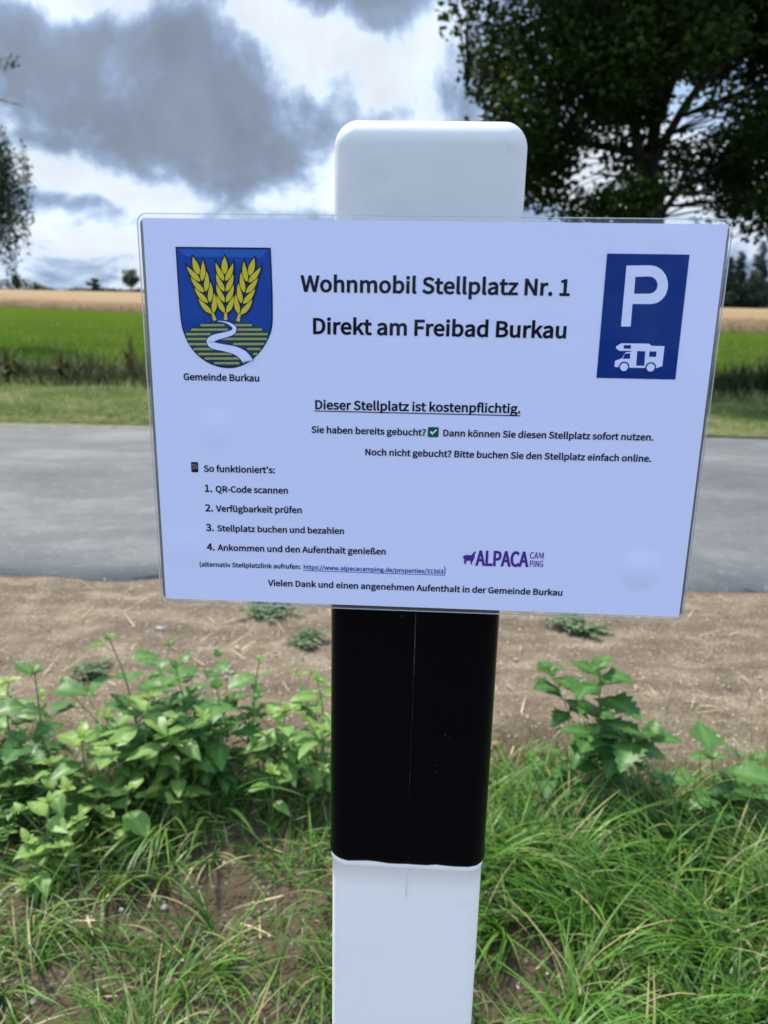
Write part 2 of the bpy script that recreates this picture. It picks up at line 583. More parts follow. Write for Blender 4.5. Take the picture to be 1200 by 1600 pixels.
t.P(Base_Color=(.72, .75, .76), Roughness=.25, Transmission_Weight=.3, Alpha=.75)
t = NT('pebble_stone')
t.P(Base_Color=t.ramp(t.noise(25, 4), (0.3, (0.20, 0.17, 0.14)), (0.7, (0.55, 0.52, 0.47))), Roughness=.85)
t = NT('dry_straw')
t.P(Base_Color=t.ramp(t.noise(30, 3), (0.3, (0.30, 0.22, 0.12)), (0.7, (0.55, 0.45, 0.28))), Roughness=.8)
t = NT('terracotta')
t.P(Base_Color=t.ramp(t.noise(60, 3), (0.3, (0.40, 0.16, 0.09)), (0.7, (0.52, 0.24, 0.15))), Roughness=.85)

# ------------------------------------------------------------------ ground, road and fields
def hill_z(y):
    y = np.asarray(y, dtype=float)
    return np.where(y > 62, (np.minimum(y, 262) - 62) * 0.0178, 0.0) - np.where(y > 262, (y - 262) * 0.03, 0.0)


def grid(xs, ys, zf):
    X, Y = np.meshgrid(xs, ys)
    Zv = zf(X, Y)
    nx, ny = len(xs), len(ys)
    i, j = np.meshgrid(np.arange(nx - 1), np.arange(ny - 1))
    a = (j * nx + i).ravel()
    return np.stack([X, Y, Zv], -1).reshape(-1, 3), np.stack([a, a + 1, a + nx + 1, a + nx], 1)


def rough(X, Y, amp, sc, oct_=4):
    out = np.empty(X.size)
    for k, (x, y) in enumerate(zip(X.ravel(), Y.ravel())):
        out[k] = noise.fractal((x * sc, y * sc, 0.7), 0.9, 2.1, oct_)
    return out.reshape(X.shape) * amp


xs = np.concatenate([[-600, -200, -60, -20, -8, -4], np.arange(-2.4, 2.41, 0.03), [4, 8, 20, 60, 200, 600]])
ys = np.concatenate([[-60, -15, -4, -1.5, -.5], np.arange(0.2, 2.75, 0.025), [3, 4, 5, 6, 8, 12, 20, 40, 60, 62, 70, 120, 200, 260, 300, 420]])


def soil_z(X, Y):
    near = (np.abs(X) < 2.6) & (Y > 0) & (Y < 2.8)
    z = hill_z(Y) - np.where(Y > 5, 0.03, 0.0)
    z[near] += (rough(X[near], Y[near], 0.011, 7.0, 5) + rough(X[near], Y[near], 0.012, 1.6, 2)) * np.clip((2.75 - Y[near]) / .55, .25, 1)
    # a shallow lip of loose earth before the asphalt; under the asphalt the soil stays low
    z -= np.where((Y > 2.62) & (Y < 6), 0.05, 0.0)
    return z


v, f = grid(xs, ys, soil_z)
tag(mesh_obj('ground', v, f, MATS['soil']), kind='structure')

# asphalt lane with ragged edges and a slight crown
xr = np.concatenate([[-400, -120, -40, -15], np.arange(-6, 6.01, 0.08), [15, 40, 120, 400]])
rows = np.linspace(0, 1, 14)
ragn = np.array([noise.fractal((x * 2.3, 3.3, 0), .8, 2, 5) for x in xr]) * 0.035
ragf = np.array([noise.fractal((x * 1.3, 9.3, 0), .8, 2, 5) for x in xr]) * 0.05
V = []
for tt in rows:
    y = (2.515 + ragn) * (1 - tt) + (5.80 + .032 * np.clip(xr, -12, 12) + ragf) * tt
    V.append(np.stack([xr, y, np.full_like(xr, 0.012 + 0.045 * sin(pi * tt))], 1))
V.append(np.stack([xr, 5.80 + .032 * np.clip(xr, -12, 12) + ragf + .02, np.full_like(xr, -0.04)], 1))
V.insert(0, np.stack([xr, 2.515 + ragn - .02, np.full_like(xr, -0.05)], 1))
nx = len(xr)
a = np.concatenate([np.arange(nx - 1) + j * nx for j in range(len(V) - 1)])
tag(mesh_obj('road', np.concatenate(V), np.stack([a, a + 1, a + nx + 1, a + nx], 1), MATS['asphalt']), kind='structure')

# strip of pale grit along the far edge of the asphalt, wider to the east
xr = np.concatenate([[-400, -60, -15], np.arange(-6, 6.01, 0.15), [15, 60, 400]])
wob = np.array([noise.fractal((x * 1.1, 1.3, 0), .8, 2, 4) for x in xr])
wid = np.clip(0.20 + 0.02 * xr, 0.14, 0.30) + wob * .06
V = [np.stack([xr, 5.66 + .032 * np.clip(xr, -12, 12), np.full_like(xr, 0.004)], 1), np.stack([xr, 5.90 + .032 * np.clip(xr, -12, 12) + wid * .6, np.full_like(xr, .016)], 1),
     np.stack([xr, 5.95 + .032 * np.clip(xr, -12, 12) + wid * 1.4, np.full_like(xr, .004)], 1)]
nx = len(xr)
a = np.concatenate([np.arange(nx - 1) + j * nx for j in range(2)])
tag(mesh_obj('road_shoulder', np.concatenate(V), np.stack([a, a + 1, a + nx + 1, a + nx], 1), MATS['roadside_grit']), kind='structure')

v, f = grid(np.concatenate([[-400, -80, -20], np.arange(-12, 12.1, .4), [20, 80, 400]]), np.arange(5.9, 8.9, .2),
            lambda X, Y: 0.02 + 0.05 * np.sin((Y - 5.9) / 3.0 * pi) + rough(X, Y, .02, 1.1, 3))
tag(mesh_obj('verge', v, f, MATS['verge_turf']), kind='structure')
v, f = grid(np.concatenate([[-500, -150], np.arange(-60, 60.1, 3), [150, 500]]), np.concatenate([np.arange(8.6, 14, .5), np.arange(14, 80, 3.)]),
            lambda X, Y: hill_z(Y) + 0.02 + rough(X, Y, .04, .25, 3))
tag(mesh_obj('meadow', v, f, MATS['meadow']), kind='structure')


# ripe wheat: one block of standing crop whose near edge runs obliquely to the road
def wheat_edge(x):
    return np.clip(53.9 - 0.577 * x, 24, 140)


xw = np.concatenate([[-450, -200], np.arange(-130, 46, 2.5), [60, 120, 450]])
V = [np.stack([xw, wheat_edge(xw), hill_z(wheat_edge(xw)) - .05], 1)]
for tt in np.linspace(0, 1, 26) ** 1.6:
    y = wheat_edge(xw) * (1 - tt) + 262 * tt + (.25 if tt == 0 else 0)
    z = hill_z(y) + 0.70 + np.array([noise.fractal((p * .3, q * .3, 0), .8, 2, 3) for p, q in zip(xw, y)]) * .08
    V.append(np.stack([xw, y, z], 1))
V.append(np.stack([xw, np.full_like(xw, 300), np.full_like(xw, 1.0)], 1))
nx = len(xw)
a = np.concatenate([np.arange(nx - 1) + j * nx for j in range(len(V) - 1)])
tag(mesh_obj('wheat_field', np.concatenate(V), np.stack([a, a + 1, a + nx + 1, a + nx], 1), MATS['ripe_wheat']), kind='structure')

n = 16000
x = rng.uniform(-75, 42, n)
y = wheat_edge(x) + rng.uniform(-.15, 5, n) ** 1
base = np.stack([x, y, hill_z(y) + np.where(y < wheat_edge(x) + .2, 0, .35)], 1)
v, f, nv = blades(base, rng.uniform(0, 2 * pi, n), rng.uniform(.55, .85, n) * np.where(base[:, 2] - hill_z(y) > .1, .62, 1), rng.uniform(.03, .06, n), rng.uniform(0, .15, n), rng.uniform(.1, .7, n), 3)
tn = np.repeat(np.stack([rng.random(n), np.zeros(n), rng.random(n) * .6], 1), nv, 0)
tag(mesh_obj('wheat_stalks', v, f, MATS['wheat_stalks'], None, False, tn), kind='stuff')


# turf on the far verge: mown, with dry stems towards the ditch
n = 26000
x, y = rng.uniform(-9, 9, n), rng.uniform(5.98, 8.85, n)
patch = np.array([noise.fractal((p * .9, q * 1.6, 2.0), .8, 2, 4) for p, q in zip(x, y)])
keep = rng.random(n) < np.clip(.7 + patch * 1.2 + (y - 6.6) * .1, .05, 1)
x, y, patch = x[keep], y[keep], patch[keep]
n = len(x)
dry = np.clip(.22 + .75 * np.exp(-((y - 8.45) / .4) ** 2) + .35 * np.exp(-((y - 7.3) / .22) ** 2) + patch * .9, 0, 1)
v, f, nv = blades(np.stack([x, y, np.full(n, .03)], 1), rng.uniform(0, 2 * pi, n), rng.uniform(.05, .13, n) * (1 + dry * .6), rng.uniform(.004, .010, n), rng.uniform(0, .6, n), rng.uniform(.2, 1.3, n), 3)
tn = np.repeat(np.stack([rng.random(n), np.zeros(n), dry * rng.random(n)], 1), nv, 0)
tag(mesh_obj('verge_grass', v, f, MATS['verge_blades'], None, False, tn), kind='stuff')

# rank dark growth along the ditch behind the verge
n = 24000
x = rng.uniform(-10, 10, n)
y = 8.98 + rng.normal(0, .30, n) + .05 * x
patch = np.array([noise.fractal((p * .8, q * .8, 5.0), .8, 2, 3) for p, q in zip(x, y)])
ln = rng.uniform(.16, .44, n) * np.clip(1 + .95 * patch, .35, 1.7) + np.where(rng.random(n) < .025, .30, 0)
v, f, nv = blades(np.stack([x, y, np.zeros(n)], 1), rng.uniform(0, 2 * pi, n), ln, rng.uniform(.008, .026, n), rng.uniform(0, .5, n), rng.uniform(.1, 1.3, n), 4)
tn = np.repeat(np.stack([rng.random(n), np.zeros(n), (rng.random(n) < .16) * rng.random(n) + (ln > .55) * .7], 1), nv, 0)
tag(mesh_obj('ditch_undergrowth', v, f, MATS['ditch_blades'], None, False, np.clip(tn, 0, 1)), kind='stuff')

# meadow sward in front of the wheat
n = 22000
y = 9.6 + rng.random(n) ** 2 * 32
x = rng.uniform(-.62, .62, n) * (y + 4)
v, f, nv = blades(np.stack([x, y, np.full(n, .02)], 1), rng.uniform(0, 2 * pi, n), rng.uniform(.10, .22, n), rng.uniform(.01, .022, n), rng.uniform(0, .4, n), rng.uniform(.2, 1.1, n), 3)
tn = np.repeat(np.stack([rng.random(n), np.zeros(n), (rng.random(n) < .06) * .7], 1), nv, 0)
green_leaf('meadow_blades', (0.048, 0.11, 0.008), (0.09, 0.175, 0.014), (0.35, 0.30, 0.12), .6, .3, (.2, .42, .03), .3)
tag(mesh_obj('meadow_grass', v, f, MATS['meadow_blades'], None, False, tn), kind='stuff')

# ------------------------------------------------------------------ near grass
BARE = [(-.277, 1.052, .12), (-.403, .981, .075), (-.14, .914, .075), (-.429, .822, .08), (-.605, 1.135, .07), (.262, .948, .075), (.568, 1.121, .06),
        (-.115, 1.042, .08), (-.206, .80, .07), (-.587, 1.002, .06), (-.05, .78, .06)]


def grass_density(x, y):
    nz_ = noise.fractal((x * 3.1, y * 3.1, 8.0), .8, 2, 4)
    d = 0.75 + nz_ * .5
    edge = 1.43 + .10 * noise.noise((x * 2.2, 4.0, 0)) + (0.04 if x > 0 else -.03)
    d *= min(1, max(0, (edge - y) / .12))
    if x < 0.0:
        d *= .9
    for bx, by, br in BARE:
        q = math.hypot(x - bx, (y - by) * 1.2) / br
        d *= min(1, max(.03, (q - .55) / .6))
    return d


B, AZ, LN, WD, LE, CU, TI = [], [], [], [], [], [], []
for _ in range(3400):
    x, y = random.uniform(-1.15, 1.15), random.uniform(.42, 1.56)
    d = grass_density(x, y)
    if random.random() > d * (.52 if x < 0 else .56):
        continue
    if -.05 < x < .09 and .40 < y < .50:
        continue
    right_lush = x > .12
    nb = int(random.uniform(12, 34) * (.95 if right_lush else .9) * (.5 + d * .6))
    L0 = random.uniform(.075, .145) * (1.3 if right_lush else 1.0) * (.6 if y > 1.3 else 1)
    bias, sp = random.uniform(0, 2 * pi), random.uniform(.35, 1.5)
    hue, drytuft = random.random(), (1 if random.random() < .05 else 0)
    for _b in range(nb):
        r, q = abs(random.gauss(0, .016)), random.uniform(0, 2 * pi)
        B.append((x + r * cos(q), y + r * sin(q), -.004))
        AZ.append(bias + random.gauss(0, sp))
        LN.append(L0 * random.uniform(.55, 1.35))
        WD.append(random.uniform(.0022, .0048) * (1.15 if right_lush else .9))
        LE.append(abs(random.gauss(.40, .32)))
        CU.append(random.uniform(.6, 1.9))
        TI.append((min(1, max(0, hue + random.gauss(0, .34))), 0, random.uniform(.7, 1) if random.random() < .085 + drytuft * .5 else (random.random() * .12)))
# a few vigorous tufts with long bright blades at the near right
for _ in range(17):
    x, y = random.uniform(.14, .62), random.uniform(.66, 1.12)
    bias, hue = random.choice((pi, pi * .85, -.3, .2, -pi / 2, -2.4)) + random.gauss(0, .3), random.uniform(.45, .95)
    for _b in range(random.randint(22, 46)):
        r, q = abs(random.gauss(0, .014)), random.uniform(0, 2 * pi)
        B.append((x + r * cos(q), y + r * sin(q), -.004))
        AZ.append(bias + random.gauss(0, .5))
        LN.append(random.uniform(.10, .22))
        WD.append(random.uniform(.0032, .0058))
        LE.append(abs(random.gauss(.25, .2)))
        CU.append(random.uniform(1.0, 1.9))
        TI.append((min(1, max(0, hue + random.gauss(0, .2))), 0, 0))
# short dense undergrowth between the longer tufts
for _ in range(36000):
    x, y = random.uniform(-1.15, 1.15), random.uniform(.42, 1.52)
    d = grass_density(x, y)
    if random.random() > d * .9 or (-.05 < x < .09 and .40 < y < .50):
        continue
    B.append((x, y, -.004))
    AZ.append(random.uniform(0, 2 * pi))
    LN.append(random.uniform(.025, .075))
    WD.append(random.uniform(.002, .0042))
    LE.append(abs(random.gauss(.3, .35)))
    CU.append(random.uniform(.3, 1.8))
    TI.append((min(1, max(0, random.gauss(.38, .25))), 0, random.uniform(.6, 1) if random.random() < .10 else 0))
n = len(B)
v, f, nv = blades(np.array(B), np.array(AZ), np.array(LN), np.array(WD), np.array(LE), np.array(CU), 7, rng.normal(0, .5, n))
tag(mesh_obj('grass', v, f, MATS['grass_blades'], None, True, np.repeat(np.array(TI), nv, 0)), kind='stuff')
print('grass blades', n)

# thin sprouts and blown straw on the bare strip and between the tufts
n = 420
x, y = rng.uniform(-1.1, 1.1, n), 1.40 + np.abs(rng.normal(0, .12, n))
v, f, nv = blades(np.stack([x, y, np.zeros(n)], 1), rng.uniform(0, 2 * pi, n), rng.uniform(.03, .11, n), rng.uniform(.0012, .0026, n), rng.uniform(0, .4, n), rng.uniform(.2, 1.2, n), 4)
tag(mesh_obj('sprouting_grass', v, f, MATS['grass_blades'], None, True, np.repeat(np.stack([rng.random(n), np.zeros(n), rng.random(n) * .3], 1), nv, 0)), kind='stuff')
n = 330
x, y = rng.uniform(-1.1, 1.1, n), rng.uniform(.6, 2.5, n)
v, f, nv = blades(np.stack([x, y, np.full(n, .006)], 1), rng.uniform(0, 2 * pi, n), rng.uniform(.02, .10, n), rng.uniform(.0015, .004, n), rng.uniform(1.2, 1.5, n), rng.uniform(-.2, .3, n), 3)
tag(mesh_obj('loose_straw', v, f, MATS['dry_straw'], None, True), kind='stuff')


def stone(acc, c, r):
    import bmesh as _b
    bm = _b.new()
    _b.ops.create_icosphere(bm, subdivisions=1, radius=r)
    sx, sy, sz = random.uniform(.7, 1.4), random.uniform(.7, 1.2), random.uniform(.4, .8)
    q = random.uniform(0, pi)
    V = []
    for vv in bm.verts:
        k = 1 + .35 * noise.noise(vv.co / r * .9 + Vector(c) * 40)
        p = Vector((vv.co.x * sx * k, vv.co.y * sy * k, vv.co.z * sz * k))
        p.rotate(Matrix.Rotation(q, 3, 'Z'))
        V.append(tuple(p + Vector(c)))
    acc.add(V, [[vv.index for vv in ff.verts] for ff in bm.faces])
    bm.free()


acc = Acc()
for _ in range(900):
    x, y = random.uniform(-1.2, 1.2), random.uniform(.7, 2.5)
    stone(acc, (x, y, .002), random.choice((.002, .003, .003, .004, .0045)) * random.uniform(.7, 1.5))
tag(acc.build('gravel', MATS['pebble_stone'], None, True), kind='stuff')

# ------------------------------------------------------------------ lettering outlines (height of H = 700)
GLYPHS = {
' ':(214,[]),
"'":(265,['105 461 159 461 176 639 178 736 86 736 88 639']),
'(':(323,['228 -187 282 -163 228 -57 190 57 168 176 160 297 168 418 190 536 228 650 282 756 228 781 169 671 125 556 97 431 88 297 97 162 125 38 169 -78']),
')':(323,['95 -187 154 -78 198 38 225 162 235 297 225 431 198 556 154 671 95 781 40 756 94 650 133 536 156 418 163 297 156 176 133 57 94 -57 40 -163']),
'-':(331,['44 234 288 234 288 301 44 301']),
'.':(265,['133 -12 157 -8 177 6 191 27 196 53 191 81 177 102 157 116 133 120 108 116 88 102 75 81 70 53 75 27 88 6 108 -8']),
'/':(374,['11 -171 74 -171 360 758 297 758']),
'1':(530,['84 0 468 0 468 73 328 73 328 700 261 700 231 685 197 671 159 660 116 650 116 595 241 595 241 73 84 73']),
'2':(530,['42 0 482 0 482 75 288 75 261 75 231 73 202 71 174 69 286 183 373 294 429 401 449 507 435 592 394 656 329 698 244 712 183 705 129 685 82 652 38 610 89 561 120 593 155 619 193 636 234 642 291 631 331 603 355 559 363 503 344 409 285 304 185 186 42 52']),
'3':(530,['251 -12 339 1 411 40 459 103 477 187 465 253 433 305 386 342 329 365 329 370 379 395 419 431 444 479 453 538 437 612 395 667 330 701 248 712 191 706 141 689 95 662 53 629 100 574 132 601 167 623 205 637 245 642 295 634 332 611 356 576 364 531 354 478 321 436 262 408 170 397 170 330 272 320 340 292 377 248 388 190 377 136 348 95 303 69 245 60 191 67 145 85 106 110 73 140 28 84 67 48 116 17 177 -4']),
'4':(530,['325 0 407 0 407 193 500 193 500 263 407 263 407 700 310 700 19 250 19 193 325 193','325 263 110 263 269 501 284 527 299 553 312 579 326 605 329 605 328 575 326 541 325 507 325 477']),
'5':(530,['250 -12 336 4 409 50 460 125 479 227 463 327 417 397 350 438 268 451 239 449 212 443 187 435 163 423 181 626 445 626 445 700 105 700 82 373 129 344 157 361 185 374 213 382 245 385 305 374 351 343 380 293 391 225 379 156 347 104 300 72 242 60 186 67 140 84 102 109 70 138 26 80 66 46 115 16 176 -5']),
'6':(530,['287 -12 365 4 429 50 473 122 489 215 475 311 436 380 375 421 294 435 252 429 211 412 171 386 136 350 152 487 191 577 247 626 316 641 347 637 377 626 404 609 427 587 477 641 445 670 407 692 363 707 312 712 215 692 132 626 75 509 53 334 71 183 120 74 194 9','138 281 173 322 210 350 246 365 280 370 335 359 375 328 398 279 406 215 397 150 372 100 334 68 287 56 228 71 183 114 153 184']),
':':(265,['133 372 157 377 177 391 191 412 196 439 191 466 177 487 157 501 133 506 108 501 88 487 75 466 70 439 75 412 88 391 108 377','133 -12 157 -8 177 6 191 27 196 53 191 81 177 102 157 116 133 120 108 116 88 102 75 81 70 53 75 27 88 6 108 -8']),
'?':(453,['170 211 247 211 264 309 318 388 375 465 402 558 389 629 353 682 297 716 223 728 169 721 120 703 77 675 41 640 91 594 117 620 147 639 179 651 214 655 259 647 291 625 311 592 317 552 291 474 235 401 183 318','211 -12 236 -8 256 6 270 27 275 53 270 81 256 102 236 116 211 120 186 116 167 102 154 81 149 53 154 27 167 6 186 -8']),
'A':(581,['4 0 93 0 160 214 416 214 483 0 577 0 339 700 241 700','182 284 217 392 235 450 253 509 270 568 286 628 290 628 307 568 325 509 342 451 361 392 394 284']),
'B':(627,['96 0 319 0 427 13 510 51 565 115 584 205 574 269 544 319 499 353 442 372 442 377 486 400 518 435 538 479 544 529 527 608 477 661 401 691 304 700 96 700','184 403 184 630 292 630 364 624 416 605 447 570 457 518 448 469 418 433 366 411 288 403','184 71 184 334 307 334 388 327 448 304 485 265 498 208 485 147 447 104 387 79 307 71']),
'C':(609,['360 -12 424 -6 481 14 531 45 575 88 526 144 491 111 453 86 411 70 364 65 273 85 205 142 161 233 146 352 162 470 207 559 277 615 367 635 409 630 447 617 480 596 510 569 558 626 523 659 479 686 426 705 366 712 242 688 144 616 79 502 55 350 78 197 142 83 239 12']),
'D':(657,['96 0 275 0 415 24 517 93 579 204 601 352 579 501 517 610 413 677 271 700 96 700','184 73 184 628 264 628 372 610 449 557 495 470 510 352 495 234 449 146 372 91 264 73']),
'F':(527,['96 0 184 0 184 314 452 314 452 389 184 389 184 626 499 626 499 700 96 700']),
'G':(658,['371 -12 438 -6 498 11 548 36 587 69 587 363 357 363 357 289 506 289 506 106 482 89 451 76 417 68 380 65 280 85 207 142 162 233 146 352 163 470 210 559 283 615 379 635 427 630 467 616 501 595 530 569 578 626 543 658 498 685 443 705 376 712 248 688 146 616 79 502 55 350 79 197 144 83 244 12']),
'I':(280,['96 0 184 0 184 700 96 700']),
'L':(519,['96 0 491 0 491 75 184 75 184 700 96 700']),
'M':(775,['96 0 176 0 176 388 175 437 172 491 168 544 164 594 168 594 224 435 357 71 416 71 548 435 605 594 608 594 605 544 601 491 598 437 597 388 597 0 679 0 679 700 573 700 439 326 427 290 416 253 404 216 391 180 387 180 374 216 362 253 349 290 336 326 202 700 96 700']),
'N':(690,['96 0 180 0 180 368 178 423 176 478 172 533 169 586 173 586 248 442 503 0 594 0 594 700 510 700 510 336 511 281 514 224 518 168 522 115 518 115 442 259 186 700 96 700']),
'P':(605,['96 0 184 0 184 279 300 279 405 292 486 331 539 399 558 495 539 591 486 655 403 689 296 700 96 700','184 350 184 628 285 628 366 622 423 600 458 559 470 495 459 430 425 385 369 359 288 350']),
'Q':(709,['354 61 269 82 203 140 161 232 146 352 161 470 203 559 269 615 354 635 440 615 506 559 548 470 562 352 548 232 506 140 440 82','568 -176 599 -175 626 -171 650 -166 668 -159 651 -92 637 -96 620 -99 600 -101 578 -102 524 -96 475 -79 435 -49 406 -9 507 30 585 106 635 215 653 352 631 503 570 617 475 688 354 712 233 688 139 617 77 503 55 352 74 212 126 102 207 27 311 -10 350 -76 406 -128 479 -163']),
'R':(606,['184 368 184 628 302 628 375 622 428 601 461 562 472 504 461 444 428 402 375 376 302 368','480 0 580 0 402 307 467 332 516 373 548 430 560 504 541 596 491 657 413 690 315 700 96 700 96 0 184 0 184 297 310 297']),
'S':(569,['290 -12 389 3 464 45 511 108 528 186 517 254 486 306 441 344 384 373 285 416 243 435 206 458 179 490 168 534 177 576 204 608 245 628 299 635 345 631 387 618 424 597 458 570 504 626 463 661 414 688 359 706 299 712 211 699 141 660 95 602 78 527 91 460 125 409 171 373 221 348 321 304 367 282 405 257 429 225 438 179 428 132 400 96 353 73 291 65 237 71 186 89 139 116 98 152 46 91 95 48 153 16 219 -5']),
'V':(549,['224 0 327 0 549 700 459 700 347 321 330 262 314 205 297 149 279 90 275 90 257 149 240 205 224 262 207 321 94 700 1 700']),
'W':(838,['173 0 278 0 382 422 391 463 400 503 409 542 417 582 421 582 430 542 438 503 447 463 456 422 562 0 668 0 813 700 729 700 653 319 644 262 634 206 624 149 615 92 609 92 597 149 584 206 572 263 560 319 462 700 381 700 285 319 272 262 259 206 247 149 235 92 231 92 221 149 210 206 200 262 189 319 116 700 25 700']),
'a':(538,['207 -12 254 -7 299 9 340 33 379 62 382 62 390 0 461 0 461 319 451 407 419 474 363 517 282 532 221 526 166 509 118 488 78 464 112 404 145 424 182 442 223 455 267 459 320 448 353 419 370 377 374 329 232 304 133 265 75 209 56 135 68 72 99 26 147 -3','232 58 196 63 167 77 147 103 140 140 152 186 192 223 264 251 374 270 374 126 338 97 303 75 268 63']),
'b':(590,['316 -12 401 6 473 61 523 149 541 267 528 376 488 460 424 513 335 532 292 526 250 511 209 488 172 459 176 552 176 760 88 760 88 0 158 0 165 53 169 53 204 26 241 5 279 -8','302 61 274 64 243 73 210 89 176 115 176 388 212 418 247 440 280 454 313 458 377 445 419 406 443 345 451 266 440 180 408 116 361 75']),
'c':(487,['292 -12 338 -8 382 5 423 25 460 53 422 112 396 92 367 75 335 64 300 60 235 74 184 115 151 177 139 259 152 340 186 403 237 444 303 458 332 455 358 446 383 432 406 414 450 471 420 494 386 514 346 527 299 532 204 514 124 460 70 374 50 259 68 144 119 59 196 6']),
'd':(592,['265 -12 310 -7 352 9 389 33 422 61 425 61 433 0 504 0 504 760 416 760 416 561 421 472 388 497 354 516 317 528 275 532 190 513 118 458 69 372 51 259 66 144 109 58 176 6','284 61 223 75 178 114 150 176 140 260 152 341 184 403 232 444 290 458 322 455 353 446 385 429 416 404 416 132 384 101 352 79 318 65']),
'e':(529,['298 -12 348 -8 392 3 432 19 468 40 437 98 408 81 377 68 344 60 308 57 240 70 187 106 151 164 136 239 485 239 487 249 488 261 489 274 489 288 475 389 435 466 370 515 282 532 196 513 121 459 69 373 50 259 69 144 122 59 201 6','135 301 152 370 186 420 231 451 284 462 338 452 379 421 404 370 413 301']),
'f':(310,['32 448 102 448 102 0 189 0 189 448 299 448 299 519 189 519 189 601 194 645 207 677 230 696 263 703 277 702 291 699 306 695 321 689 340 756 321 763 300 768 277 771 253 773 186 761 139 727 111 673 102 602 102 519 32 514']),
'g':(539,['263 -239 371 -224 454 -185 507 -128 525 -59 514 -4 480 35 423 57 345 64 243 64 199 68 171 80 156 98 152 120 154 140 161 156 172 170 185 182 203 175 223 169 242 165 262 164 336 177 397 213 437 270 452 345 449 377 440 406 427 431 410 452 516 452 516 519 335 519 320 524 303 528 283 531 262 532 187 519 126 482 83 424 68 347 74 302 89 264 111 232 136 207 136 203 115 186 97 164 83 137 78 107 82 79 92 55 107 36 125 22 125 17 93 -7 69 -36 54 -67 49 -100 64 -159 108 -203 176 -230','262 223 220 232 185 257 161 296 152 347 161 398 184 436 219 460 262 468 305 460 340 436 364 398 372 347 364 296 340 257 304 232','275 -179 212 -172 165 -154 135 -125 125 -88 128 -65 137 -43 154 -21 178 0 195 -4 212 -6 229 -7 244 -8 334 -8 380 -11 413 -22 433 -43 439 -74 428 -113 395 -146 343 -170']),
'h':(580,['88 0 176 0 176 376 212 411 246 436 280 451 317 456 361 448 392 423 410 380 415 317 415 0 502 0 502 329 493 416 464 480 414 519 344 532 294 525 249 506 209 479 172 445 176 552 176 760 88 760']),
'i':(263,['88 0 176 0 176 519 88 519','132 626 155 630 174 641 186 660 190 684 186 707 174 724 155 736 132 740 108 736 90 724 79 707 74 684 79 660 90 641 108 630']),
'k':(527,['88 0 174 0 174 137 271 250 423 0 518 0 322 309 495 519 397 519 178 245 174 245 174 760 88 760']),
'l':(271,['180 -12 196 -12 209 -10 220 -8 230 -5 218 62 212 61 207 60 203 60 200 60 190 62 183 69 178 80 176 97 176 760 88 760 88 103 93 54 109 18 138 -5']),
'm':(884,['88 0 176 0 176 376 210 411 244 436 275 451 306 456 348 448 379 423 396 380 402 317 402 0 489 0 489 376 524 411 558 436 589 451 620 456 663 448 693 423 710 380 716 317 716 0 803 0 803 329 794 416 765 480 716 519 647 532 600 525 557 504 515 473 475 433 455 474 425 505 385 525 331 532 286 525 245 506 206 478 170 443 168 443 159 519 88 519']),
'n':(583,['88 0 176 0 176 376 212 411 246 436 280 451 317 456 361 448 392 423 410 380 415 317 415 0 502 0 502 329 493 416 464 480 414 519 344 532 294 525 249 506 208 478 170 443 168 443 159 519 88 519']),
'o':(579,['289 -12 380 6 457 59 509 144 529 259 509 374 457 460 380 514 289 532 198 514 122 460 69 374 50 259 69 144 122 59 198 6','289 60 228 74 181 115 150 177 139 259 150 340 181 403 228 444 289 458 351 444 398 403 429 340 440 259 429 177 398 115 351 74']),
'p':(592,['88 -219 176 -219 176 -43 173 48 208 22 244 3 281 -9 316 -12 401 6 473 61 523 149 541 267 528 376 488 460 424 513 335 532 291 526 248 510 207 486 170 458 168 458 159 519 88 519','302 61 274 64 243 73 210 89 176 115 176 388 212 418 247 440 281 454 313 458 377 445 419 406 443 345 451 266 440 180 408 116 361 75']),
'r':(371,['88 0 176 0 176 333 204 389 237 426 272 447 306 454 320 453 333 451 344 449 356 445 372 520 360 526 347 529 333 531 317 532 275 524 236 503 200 469 170 424 168 424 159 519 88 519']),
's':(447,['223 -12 304 0 363 33 399 82 412 141 398 203 361 246 311 276 254 299 212 315 176 334 152 357 142 389 148 418 166 442 196 458 239 464 271 461 301 451 329 436 356 418 398 473 366 496 327 514 284 527 238 532 162 520 106 489 71 442 59 385 73 328 107 287 156 257 210 235 253 218 291 198 318 171 329 137 322 105 303 79 271 62 226 55 183 60 143 72 107 92 73 117 31 59 71 31 118 8 169 -7']),
't':(360,['250 -12 275 -11 300 -6 324 0 347 7 329 73 316 67 301 63 285 59 270 58 232 65 208 84 194 115 190 158 190 448 331 448 331 519 190 519 190 665 117 665 108 519 26 514 26 448 103 448 103 160 111 90 135 35 181 0']),
'u':(580,['240 -12 289 -6 333 13 373 43 411 81 414 81 420 0 493 0 493 519 406 519 406 151 371 111 337 84 303 68 265 63 221 71 191 96 174 138 168 201 168 519 80 519 80 190 90 102 119 39 168 1']),
'v':(498,['200 0 302 0 485 519 399 519 301 223 289 185 277 147 265 108 253 71 248 71 237 108 225 147 213 185 201 223 103 519 12 519']),
'w':(766,['170 0 271 0 345 278 354 315 363 352 372 390 380 429 385 429 394 390 402 353 411 316 420 280 495 0 601 0 741 519 657 519 582 219 573 182 565 146 558 110 550 74 545 74 536 110 527 146 518 182 509 219 428 519 343 519 262 219 253 182 244 146 235 110 227 74 223 74 215 110 207 146 200 182 192 219 115 519 26 519']),
'z':(454,['33 0 426 0 426 71 143 71 417 472 417 519 63 519 63 448 307 448 33 47']),
